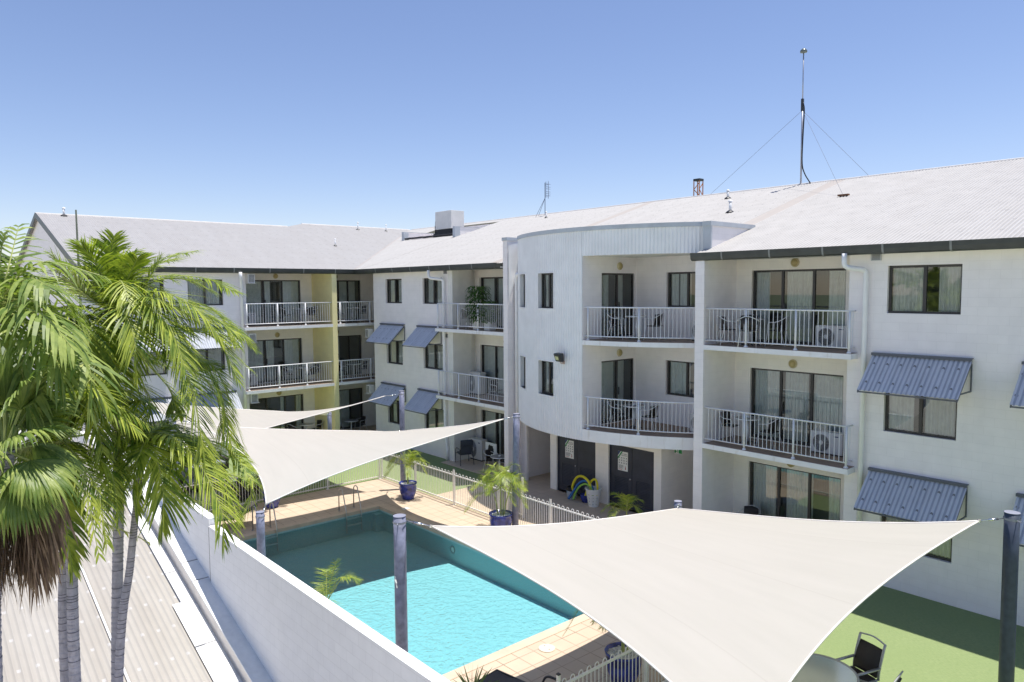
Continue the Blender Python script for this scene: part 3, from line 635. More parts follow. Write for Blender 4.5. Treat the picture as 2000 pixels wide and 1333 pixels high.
# path entries: x, y of the outer lip, outward direction
g1 = gutter([(-31.75, 5.85, 1, 0), (-31.75, 17.6, 1, -1), (-21.15, 17.6, 0, -1), (-20.95, 17.72, .3, -1), (-20.72, 17.95, .5, -.8)])
g2 = gutter([(-12.42, 17.6, 0, -1), (12, 17.6, 0, -1)])
for g, xs, fy in ((g2, [-11.4+1.42*i for i in range(16)], 1), (g1, [-29.8+1.45*i for i in range(6)], 1), (g1, [7+1.6*i for i in range(7)], 0)):
    for x in xs:
        mb = MB()
        sh = [(-.008, .207), (.003, .098), (.028, .008), (.088, -.028), (.17, -.028)]
        for j in range(4):
            (d0, z0), (d1, z1) = sh[j], sh[j+1]
            q = [(x-.024, 17.6+d0, 8.03+z0), (x+.024, 17.6+d0, 8.03+z0), (x+.024, 17.6+d1, 8.03+z1), (x-.024, 17.6+d1, 8.03+z1)] if fy else [(-31.75-d0, x-.024, 8.03+z0), (-31.75-d0, x+.024, 8.03+z0), (-31.75-d1, x+.024, 8.03+z1), (-31.75-d1, x-.024, 8.03+z1)]
            mb.quad(*q)
        mb.build('gutter_bracket', mat('gutter_strap', (.26, .27, .26), .35), g)
# soffits and balcony ceilings
mb = MB(); z0, z1 = ZE-.0, ZE+.03
mb.box(-12.0, 12, 17.74, WY+.2, z0, z1); mb.box(-12.0, -7.99, WY+.2, BY+.1, z0, z1); mb.box(-31.9, -20.67, 17.74, WY+.2, z0, z1); mb.box(-24.8, -20.67, WY+.2, BY+.1, z0, z1)
mb.box(LB, -31.9, 5.85, 20.4, z0, z1); mb.box(-31.9, -30.8, WY+.2, 20.4, z0, z1); mb.build('soffit', SOFFIT, hotel)

# roofs: corrugated sheet swept along the slope
def corr(mb, axis, s0, s1, t0, t1, zf, pitch=.10, amp=.010, rows=3, mfun=None):
    n = int((s1-s0)/pitch*4); cols = []
    for i in range(n+1):
        s = s0+(s1-s0)*i/n; a, b = t0(s), t1(s); w = amp*(0, 1, 0, -1)[i % 4]
        cols.append([((s, a+(b-a)*j/rows, zf(s, a+(b-a)*j/rows)+w) if axis == 'x' else (a+(b-a)*j/rows, s, zf(a+(b-a)*j/rows, s)+w)) for j in range(rows+1)])
    for i in range(n):
        mb.mi = (mfun(s0+(s1-s0)*(i+.5)/n) if mfun else 0)
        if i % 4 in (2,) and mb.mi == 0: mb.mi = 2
        for j in range(rows): mb.quad(cols[i][j], cols[i+1][j], cols[i+1][j+1], cols[i][j+1])
    mb.mi = 0
RY = 27.05; e0 = 17.63
strip = lambda s: 1 if (-12.85 < s < -12.28 or -21.45 < s < -21.0) else 0
zr = lambda x, y: rz(y)
mb = MB()
corr(mb, 'x', -12.28, 12, lambda s: e0, lambda s: RY, zr, mfun=strip)
corr(mb, 'x', -20.75, -12.28, lambda s: 18.95, lambda s: RY, zr, mfun=strip)
corr(mb, 'x', -31.25, -20.75, lambda s: e0, lambda s: RY, zr, mfun=strip)
vy = lambda s: e0+max(0, (-31.9-s))*1.0
corr(mb, 'x', -36.8, -31.25, lambda s: vy(s), lambda s: 23.75, zr)
corr(mb, 'x', -41.0, -36.8, lambda s: min(vy(s), RY-.05), lambda s: RY, zr)
corr(mb, 'x', -36.8, -31.25, lambda s: 26.4, lambda s: RY, zr)
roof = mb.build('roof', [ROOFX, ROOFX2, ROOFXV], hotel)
mb = MB()
zl = lambda x, y: lz(x)
lx = lambda s: -31.79-max(0, s-17.70)*1.0
def lt(s): return -40.3 if s < 18.1 else -40.3-(s-18.1)/1.3*.9 if s < 19.4 else -41.2
corr(mb, 'y', 5.85, 27.0, lx, lt, zl, amp=.009)
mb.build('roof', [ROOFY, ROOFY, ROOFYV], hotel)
mb = MB()   # back slopes, ridge caps, valley
mb.quad((-41, RY, rz(RY)), (12, RY, rz(RY)), (12, RY+9.4, 8.2), (-41, RY+9.4, 8.2))
mb.quad((-40.3, 5.85, lz(-40.3)), (-40.3, 18.1, lz(-40.3)), (-48.85, 18.1, 8.2), (-48.85, 5.85, 8.2)); mb.quad((-41.2, 19.4, lz(-41.2)), (-41.2, 30, lz(-41.2)), (-50.5, 30, 8.2), (-50.5, 19.4, 8.2))
mb.build('roof', ROOFX, hotel)
mb = MB(); mb.tube([(-31.2, RY, rz(RY)-.02), (12, RY, rz(RY)-.02)], .06, 8); mb.tube([(-41, RY, rz(RY)-.02), (-36.85, RY, rz(RY)-.02)], .06, 8); mb.tube([(-36.8, RY, rz(RY)-.02), (-31.2, RY, rz(RY)-.02)], .055, 8)
mb.tube([(-40.3, 5.85, lz(-40.3)-.02), (-40.3, 18.1, lz(-40.3)-.02)], .06, 8); mb.tube([(-41.2, 19.4, lz(-41.2)-.02), (-41.2, 27, lz(-41.2)-.02)], .06, 8)
mb.build('ridge_cap', mat('ridge_metal', (.66, .63, .60), .5), roof)
mb = MB(); mb.quad((-31.86, 17.5, 8.215), (-31.74, 17.62, 8.215), (-40.9, 26.8, lz(-40.9)+.02), (-41.02, 26.68, lz(-40.9)+.02)); mb.build('valley_flashing', mat('valley_metal', (.40, .36, .33), .6), roof)
# plant well sunk in the roof
mb = MB(); mb.box(-36.9, -36.8, 23.72, 26.4, 9.4, 10.6); mb.box(-31.3, -31.2, 23.3, 26.4, 9.4, 10.53); mb.box(-36.8, -31.3, 26.4, 26.5, 9.4, 10.9); mb.box(-36.8, -31.3, 23.8, 26.4, 9.4, 9.5)
well = mb.build('plant_well', WALL, hotel)
mb = MB(); mb.box(-36.95, -36.75, 23.66, 24.0, 10.12, 10.62); mb.box(-36.93, -36.77, 24.0, 26.4, 10.6, 10.63); mb.build('parapet_cap', CAPM, well); mb = MB(); mb.box(-31.36, -31.16, 23.25, 23.6, 10.0, 10.56); mb.box(-31.34, -31.18, 23.6, 26.4, 10.53, 10.56); mb.build('parapet_cap', CAPM, well)
mb = MB(); mb.tube([(-36.7+i*.25, 23.72+.03*random.random(), rz(23.75)+.05+.03*random.random()) for i in range(22)], .055, 6); mb.build('pipe_run', BLACK, well)
# roof vents (pairs of x, y, height)
for (x, y, z, h, r) in ((-16.42, 25.77, rz(25.77), .30, .045), (-14.57, 23.02, rz(23.02), .38, .05), (-27.02, 25.94, rz(25.94), .28, .03), (-40.06, 6.96, lz(-40.06), .35, .05), (-36.26, 18.98, lz(-36.26), .35, .03), (-40.48, 22.75, lz(-40.48), .42, .035), (-40.48, 24.76, lz(-40.48), .38, .03)):
    mb = MB(); mb.tube([(x, y, z-.03), (x, y, z+h)], r, 8); mb.lathe([(r*1.5, h-.02), (r*1.5, h+.03), (0, h+.06)], (x, y, z), 10); o = mb.build('roof_vent', TRIM, hotel, smooth=True)
    mb = MB(); mb.lathe([(r*3.2, .0), (r*2.0, .045), (r*1.1, .07)], (x, y, z), 10); mb.build('vent_boot', DMET, o)

# ================================================================ neighbouring building: corrugated roof falling towards the camera
nb = thing('neighbour_building', 'low building with a dusty corrugated roof and pale parapet beside the white block wall', 'building', (-18, 2.5, 0), world=True)
def nz(x, d=0): return 1.38+d-.276*(x+18.5)
X0n, X1n = -24.6, -12.7
mb = MB(); n = int(10.2/.12*6); cols = []
for i in range(n+1):
    y = -5.4+10.2*i/n; w = .011*max(-.5, sin(2*pi*y/.12)); cols.append([(x, y, nz(x, -.32)+w) for x in (X0n, (X0n+X1n)/2, X1n)])
for i in range(n):
    for j in range(2): mb.quad(cols[i][j], cols[i+1][j], cols[i+1][j+1], cols[i][j+1])
nr = mb.build('roof', NROOF, nb)
def slopebox(mb, y0, y1, d0, d1, x0=X0n, x1=X1n):
    vs = [(x, y, nz(x, d)) for d in (d0, d1) for y in (y0, y1) for x in (x0, x1)]
    mb.add(vs, ((0, 2, 3, 1), (4, 5, 7, 6), (0, 1, 5, 4), (2, 6, 7, 3), (0, 4, 6, 2), (1, 3, 7, 5)))
FLW = mat('flashing_white', (.80, .80, .79), .45, var=.06, vscale=6)
mb = MB(); slopebox(mb, 4.68, 4.9, -.29, -.26); slopebox(mb, 4.9, 4.985, -.34, -.33); x = X0n  # second strip: pale slot floor added to bounce light onto the parapet
slopebox(mb, 4.50, 4.68, -.285, -.275, -16.35, X1n)
mb.build('flashing', FLW, nb)
mb = MB(); slopebox(mb, 4.99, 5.00, -.6, -.02); slopebox(mb, 5.0, 5.48, -.9, -.03); mb.build('parapet_wall', mat('parapet_beige', (.84, .77, .69), .8, var=.05, bump=.2), nb)
mb = MB(); slopebox(mb, 4.985, 5.50, -.03, .0); mb.build('parapet_cap', mat('cap_white', (.80, .80, .79), .6, var=.05, vscale=5, bump=.2), nb)
mb = MB()
for x in (-17.28, -16.55, -19.8): slopebox(mb, 4.98, 5.5, .0, .006, x, x+.02)
for x in (-17.45, -14.9, -20.2): slopebox(mb, 4.5 if x > -16 else 4.68, 4.9, -.259, -.254, x, x+.02)
mb.build('cap_joint', mat('joint_dark', (.25, .25, .25), .8), nb)
mb = MB(); mb.box(X0n, X1n-.1, -5.4, 4.6, -4, -.9); mb.add([(X0n, -5.3, -4), (X0n, 4.9, -4), (X0n, 4.9, nz(X0n, -.4)), (X0n, -5.3, nz(X0n, -.4))], [(0, 1, 2, 3)]); mb.box(X0n, X1n-.1, 4.6, 4.98, -4, -1.95); mb.build('wall', CREAM, nb)
mb = MB()
for yy in (3.2,):
    slopebox(mb, yy-.02, yy+.02, -.285, -.27, -19.5, X1n)
mb.build('lap_strip', FLW, nb)

# boundary wall
bw = thing('boundary_wall', 'long white painted block wall between the pool deck and the lower corrugated roof', 'wall', (-12, 5.4, 0), world=True)
mb = MB(); mb.box(-16.35, 3, 5.32, 5.50, -3.9, 2.03); mb.box(-30, -16.39, 5.34, 5.52, -3.9, 2.18); mb.build('wall', BWALL, bw)
mb = MB(); mb.box(-16.35, 3, 5.315, 5.505, 2.03, 2.06); mb.box(-30, -16.39, 5.335, 5.525, 2.18, 2.21); mb.build('wall_cap', mat('cap_bright', (.84, .84, .83), .7, var=.02), bw)
mb = MB(); mb.box(-16.39, -16.35, 5.325, 5.49, -3.8, 2.03); mb.build('movement_joint', mat('joint_brown', (.10, .07, .06), .8), bw)
def catmull(pts, n):
    P_ = [pts[0]*2-pts[1]]+pts+[pts[-1]*2-pts[-2]]; out = []
    for k in range(n+1):
        t = k/n*(len(pts)-1); i = min(int(t), len(pts)-2); f = t-i; a, b, c, d = P_[i:i+4]
        out.append(.5*((2*b)+(c-a)*f+(2*a-5*b+4*c-d)*f*f+(3*b-a-3*c+d)*f**3))
    return out
# ================================================================ shade sails and their posts
def sail(label, c, k=.13, sag=.0):
    """c: four corners in order; a hypar surface with hollow edges"""
    c = [Vector(p) for p in c]; n = 28; mb = MB(); mb.uv = []; vs = []
    mid = sum(c, Vector())/4; org = Vector((mid.x, mid.y, min(p.z for p in c)))
    def S(u, v):
        uu = .5+(u-.5)*(1-k*4*v*(1-v)); vv = .5+(v-.5)*(1-k*4*u*(1-u))
        return c[0]*(1-uu)*(1-vv)+c[1]*uu*(1-vv)+c[2]*uu*vv+c[3]*(1-uu)*vv
    for i in range(n+1):
        for j in range(n+1): vs.append(S(i/n, j/n)-org); mb.uv.append((i/n, j/n))
    mb.add(vs, [(i*(n+1)+j, (i+1)*(n+1)+j, (i+1)*(n+1)+j+1, i*(n+1)+j+1) for i in range(n) for j in range(n)])
    t = thing('shade_sail', label, 'shade sail', org, 0, 'cream shade sails over the pool court')
    mb.build('sail_cloth', SAIL, t, smooth=True)
    eb = MB(); E = [[S(i/n, 0) for i in range(n+1)], [S(1, i/n) for i in range(n+1)], [S(1-i/n, 1) for i in range(n+1)], [S(0, 1-i/n) for i in range(n+1)]]
    for e in E: eb.tube([p-org for p in e], .016, 5)
    eb.build('sail_hem', mat('sail_hem', (.80, .76, .70), .7), t, smooth=True)
    return t, org
def rope(t, org, a, b):
    a, b = Vector(a)-org, Vector(b)-org; mb = MB(); mb.tube([a, b], .009, 6)
    m_ = a.lerp(b, .3); m2 = a.lerp(b, .62); mb.tube([m_, m2], .02, 6)
    mb.lathe([(.03, -.02), (.03, .02)], a, 8); mb.lathe([(.03, -.02), (.03, .02)], b, 8); mb.build('tension_cable', CHROME, t, smooth=True)
A4 = [(-9.92, 6.83, 3.3), (-4.1, 6.9, 2.1), (-3.91, 13.84, 3.3), (-10.08, 13.9, 2.1)]
t, o = sail('large cream shade sail nearest the camera over the lawn and pool end', A4, .135)
for a, b in zip(A4, ((-10.36, 6.56, 3.36), (-3.6, 6.5, 2.1), (-3.55, 14.15, 3.38), (-10.2, 14.1, 2.12))): rope(t, o, a, b)
B4 = [(-22.13, 6.98, 3.35), (-16.81, 6.82, 2.15), (-16.31, 13.88, 3.4), (-21.9, 13.75, 2.2)]
t, o = sail('cream shade sail over the far end of the pool between the ladders', B4, .135)
for a, b in zip(B4, ((-22.75, 6.55, 3.45), (-16.4, 6.55, 2.05), (-16.16, 14.1, 3.46), (-22.3, 14.1, 2.25))): rope(t, o, a, b)
C4 = [(-27.8, 6.9, 3.4), (-23.1, 6.85, 2.25), (-22.53, 13.6, 3.45), (-27.5, 13.8, 2.1)]
t, o = sail('farthest cream shade sail over the lawn in front of the yellow balcony wall', C4, .135)
for a, b in zip(C4, ((-28.3, 6.4, 3.45), (-22.85, 6.55, 2.25), (-22.28, 14.1, 3.5), (-27.9, 14.15, 2.1))): rope(t, o, a, b)
def post(x, y, h, r, m, label, lean=(0, 0), eye=True):
    t = thing('sail_post', label, 'post', (x, y, 0), 0, 'round steel posts holding the shade sails')
    mb = MB(); n = 20; zs = [-.05, h*.25, h*.5, h*.75, h]
    mb.tube([(lean[0]*z, lean[1]*z, z) for z in zs], r, n); mb.build('pole', m, t, smooth=False).data.polygons.foreach_set('use_smooth', [len(p.vertices) == 4 for p in t.children[0].data.polygons] if t.children else [])
    mb = MB(); mb.tube([(lean[0]*h, lean[1]*h, h), (lean[0]*h, lean[1]*h, h+.006)], r+.004, n); mb.build('post_cap', mat('cap_grey', (.26, .27, .34), .6), t)
    mb = MB(); mb.lathe([(r+.012, 0), (r+.012, .035)], (lean[0]*(h-.1), lean[1]*(h-.1), h-.12), n); mb.tube([(r*.7, -r*.8, h-.1), (r*1.3, -r*1.3, h-.1)], .01, 6); mb.build('eye_bolt', mat('galvanised', (.30, .31, .36), .5, .3), t)
    return t
post(-10.37, 6.5, 3.44, .105, POST, 'tall grey purple sail post standing at the near pool edge behind the boundary wall')
post(-16.39, 6.5, 2.12, .095, POST, 'short grey sail post beside the far end of the pool near the left ladder')
post(-22.8, 6.5, 3.55, .095, POST, 'tall sail post seen between the palm fronds and the far sails')
post(-28.3, 6.4, 3.5, .095, POST, 'sail post farthest left, hidden behind the palm crown')
post(-3.5, 14.15, 3.47, .115, POSTD, 'dark navy sail post at the right edge standing on the lawn', (-.006, 0))
post(-10.25, 14.15, 2.19, .09, POST, 'short sail post rising behind the near sail in front of the passage')
post(-16.14, 14.16, 3.56, .10, POST, 'tall leaning sail post beside the middle blue pot', (.028, 0))
post(-22.3, 14.16, 3.6, .095, POST, 'tall sail post by the fence corner in front of the small awnings')
post(-27.9, 14.15, 2.12, .09, POST, 'short sail post in front of the yellow balcony wall')
post(-3.6, 6.5, 2.12, .09, POST, 'short sail post just outside the near sail corner')

t = thing('rope_tie', 'white rope knotted halfway up the tall post at the near pool edge', 'rope', (-10.32, 6.39, 2.35)); mb = MB(); mb.tube(catmull([Vector(p) for p in ((-.02, -.01, .08), (.0, -.03, .02), (.03, -.02, -.02), (.0, -.02, .03), (.04, -.02, -.10))], 14), .008, 6); mb.build('cord', WHITE, t)
t = thing('pool_light', 'round underwater light in the long side wall of the pool', 'light', (-16.9, PY1-.004, -.36)); mb = MB(); mb.lathe([(.08, 0), (.11, 0), (.11, .015), (.08, .015)], n=24); mb.v = [(x, -z, y) for x, y, z in mb.v]; mb.build('light_ring', STEEL, t)
mb = MB(); mb.lathe([(0, .005), (.08, .005)], n=24); mb.v = [(x, -z, y) for x, y, z in mb.v]; mb.build('lens', WHITE, t)
# ================================================================ pool fence: loop-top panels
def fence(label, a, b, gaps=(), h=1.08):
    a, b = Vector((*a, 0)), Vector((*b, 0)); L = (b-a).length; U = (b-a)/L; ang = math.atan2(U.y, U.x)
    t = thing('pool_fence', label, 'fence', a, ang, 'white loop top fence round the pool')
    ns = max(1, round(L/2.4)); w = L/ns
    for k in range(ns+1):
        mb = MB(); x = k*w; mb.box(x-.025, x+.025, -.025, .025, 0, 1.22); mb.box(x-.05, x+.05, -.05, .05, 0, .012); o = mb.build('fence_post', FENCE, t, bevel=.004)
        mb = MB(); mb.box(x-.028, x+.028, -.028, .028, 1.22, 1.24); mb.build('post_cap', DMET, o)
    for k in range(ns):
        mb = MB(); x0, x1 = k*w+.03, (k+1)*w-.03
        for z in (.08, 1.0): mb.box(x0, x1, -.017, .017, z, z+.035)
        n = int((x1-x0)/.18); p = (x1-x0)/n
        for i in range(n):
            c = x0+p*(i+.5); r = p*.25
            pts = [(c-r, 0, .05), (c-r, 0, 1.06)]+[(c-r*cos(q*pi/5), 0, 1.06+r*1.15*sin(q*pi/5)) for q in range(1, 5)]+[(c+r, 0, 1.06), (c+r, 0, .05)]
            mb.tube(pts, .008, 5, False)
        mb.build('fence_panel', FENCE, t)
    return t
fence('white loop top fence running along the lawn side of the pool deck', (FX0, FYY), (FX1, FYY))
fence('loop top fence across the far end of the pool deck behind both ladders', (FX0, FYY-.1), (FX0, 5.6))
fence('nearest loop top fence beside the round glass table, under the big sail', (FX1, FYY-.1), (FX1, 5.6))
t = thing('gate_posts', 'pair of white square gate posts in the pool fence behind the middle blue pot', 'gate', (-17.2, FYY+.75, 0))
mb = MB(); mb.box(-.42, -.34, -.04, .04, 0, 1.4); mb.box(.30, .36, -.03, .03, 0, 1.3); mb.build('fence_post', FENCE, t, bevel=.004)
mb = MB(); mb.box(-.34, .30, -.015, .015, 1.05, 1.09); mb.box(-.34, .30, -.015, .015, .1, .13)
for i in range(7): mb.tube([(-.3+i*.09, 0, .1), (-.3+i*.09, 0, 1.06)], .008, 5)
mb.build('gate_leaf', FENCE, t)

# ================================================================ pool ladders, lids
lad = thing('pool_ladder', 'stainless pool ladder in the far corner of the pool', 'ladder', (PX0, 11.42, 0), 0, 'stainless ladders on the far pool edge')
for s in (-.27, .27):
    mb = MB(); pts = [(-.42, s, .01), (-.42, s, .62)]+[(-.42+.17*(1-cos(q*pi/6)), s, .62+.17*sin(q*pi/6)) for q in range(1, 5)]+[(.06, s, .1), (.08, s, -.2), (.08, s, -.62)]
    mb.tube(pts, .019, 10); o = mb.build('handrail', STEEL, lad, smooth=True)
    mb = MB(); mb.lathe([(.045, 0), (.045, .02), (.022, .03)], (-.42, s, .004), 12); mb.build('foot_flange', STEEL, o)
for z in (-.16, -.38): mb = MB(); mb.box(.03, .14, -.26, .26, z-.012, z+.012); mb.build('tread', mat('tread_white', (.75, .78, .78), .5), lad, bevel=.004)
dup(lad, (PX0, 8.55, 0), 0, 'stainless pool ladder behind the short sail post at the left side of the pool')
def lid(name, label, x, y, r, m, sq=False):
    t = thing(name, label, 'cover', (x, y, .008))
    mb = MB()
    if sq: mb.box(-r, r, -r, r, 0, .012); mb.box(-r*.75, r*.75, -r*.75, r*.75, .012, .016)
    else: mb.lathe([(r, 0), (r, .01), (r*.93, .016), (0, .016)], n=28)
    mb.build('plate', m, t)
    mb = MB()
    for s in (-.5, .5): mb.lathe([(.014, .0165), (0, .018)], (r*s, -r*s*.2, 0), 8)
    mb.build('lift_hole', BLACK, t)
lid('skimmer_lid', 'round cream skimmer lid set in the deck at the near pool edge', -10.3, 9.87, .17, mat('lid_cream', (.74, .66, .52), .5))
lid('drain_cover', 'small square drain cover on the deck beside the far pool corner', -20.2, 12.9, .11, mat('lid_white', (.72, .72, .70), .5), True)

# ================================================================ plants
def leaflet(mb, p, d, L, w, droop, up, seg=3, fold=.0):
    """one narrow blade starting at p towards d, bending down"""
    d = d.normalized(); side = d.cross(up)
    if side.length < .01: side = Vector((1, 0, 0))
    side.normalize(); vs = []; q = p.copy(); dd = d.copy(); ws = (.55, 1, .75, .0) if seg == 3 else (.5, .95, 1, .65, 0)
    for i in range(seg+1):
        vs += [q-side*w*.5*ws[i], q+side*w*.5*ws[i]] if i < seg else [q]
        dd = (dd+Vector((0, 0, -droop/seg))).normalized(); q = q+dd*L/seg
    fs = [(2*i, 2*i+1, 2*i+3, 2*i+2) for i in range(seg-1)]+[(2*seg-2, 2*seg-1, 2*seg)]
    mb.add(vs, fs)
def frond(mb, pts, L, w, n=30, droop=.9, vee=.35, start=.12, rr=.014, jag=.12, seg=3):
    """pinnate leaf: a stem with leaflets both sides. material 0 leaf, 1 stem"""
    C = catmull([Vector(p) for p in pts], n); mb.mi = 1; mb.tube(C[::2]+[C[-1]], rr, 5, False, rr*.25); mb.mi = 0
    for i in range(int(n*start), n+1):
        t = i/n; T = (C[min(i+1, n)]-C[max(i-1, 0)]).normalized(); S = T.cross(Vector((0, 0, 1)))
        if S.length < .15: S = T.cross(Vector((.6, .7, .2)))
        S.normalize(); U = S.cross(T); l = L*(.35+.65*sin(pi*min(1, (t-start)/(1-start)*.85+.12)))
        for s in (-1, 1):
            if random.random() < .03: continue
            d = S*s*(1-.25*t)+T*(.45+.7*t)+U*vee+Vector([random.uniform(-jag, jag) for _ in range(3)])
            leaflet(mb, C[i], d, l*random.uniform(.82, 1.1), w*random.uniform(.5, .82), droop*random.uniform(.6, 1.35), U, seg)
def ringed_trunk(t, pts, r0, r1, m=None, step=.075):
    P_ = catmull([Vector(p) for p in pts], 12); L = sum((b-a).length for a, b in zip(P_, P_[1:])); n = max(20, int(L/step)); C = catmull([Vector(p) for p in pts], n)
    vs = []; k = 14
    for i, c in enumerate(C):
        T = (C[min(i+1, n)]-C[max(i-1, 0)]).normalized(); a = T.orthogonal().normalized(); a = (Vector((1, 0, 0))-T*T.x).normalized(); b = T.cross(a)
        for dz, rr in ((-.006, 1.05), (.006, .985)):
            r = lerp(r0, r1, i/n)*rr*random.uniform(.985, 1.015); vs += [c+T*dz+(a*cos(2*pi*j/k)+b*sin(2*pi*j/k))*r for j in range(k)]
    mb = MB(); m_ = len(vs)//k; mb.add(vs, [(i*k+j, i*k+(j+1) % k, (i+1)*k+(j+1) % k, (i+1)*k+j) for i in range(m_-1) for j in range(k)])
    o = mb.build('trunk', m or BARK, t, smooth=False); mb = MB()
    for i in range(0, n, 2):
        if random.random() < .6: mb.lathe([(lerp(r0, r1, i/n)*1.055, -.004), (lerp(r0, r1, i/n)*1.055, .004)], C[i], 14)
    mb.build('ring_scars', mat('scar', (.10, .09, .10), .9), o)
    return o
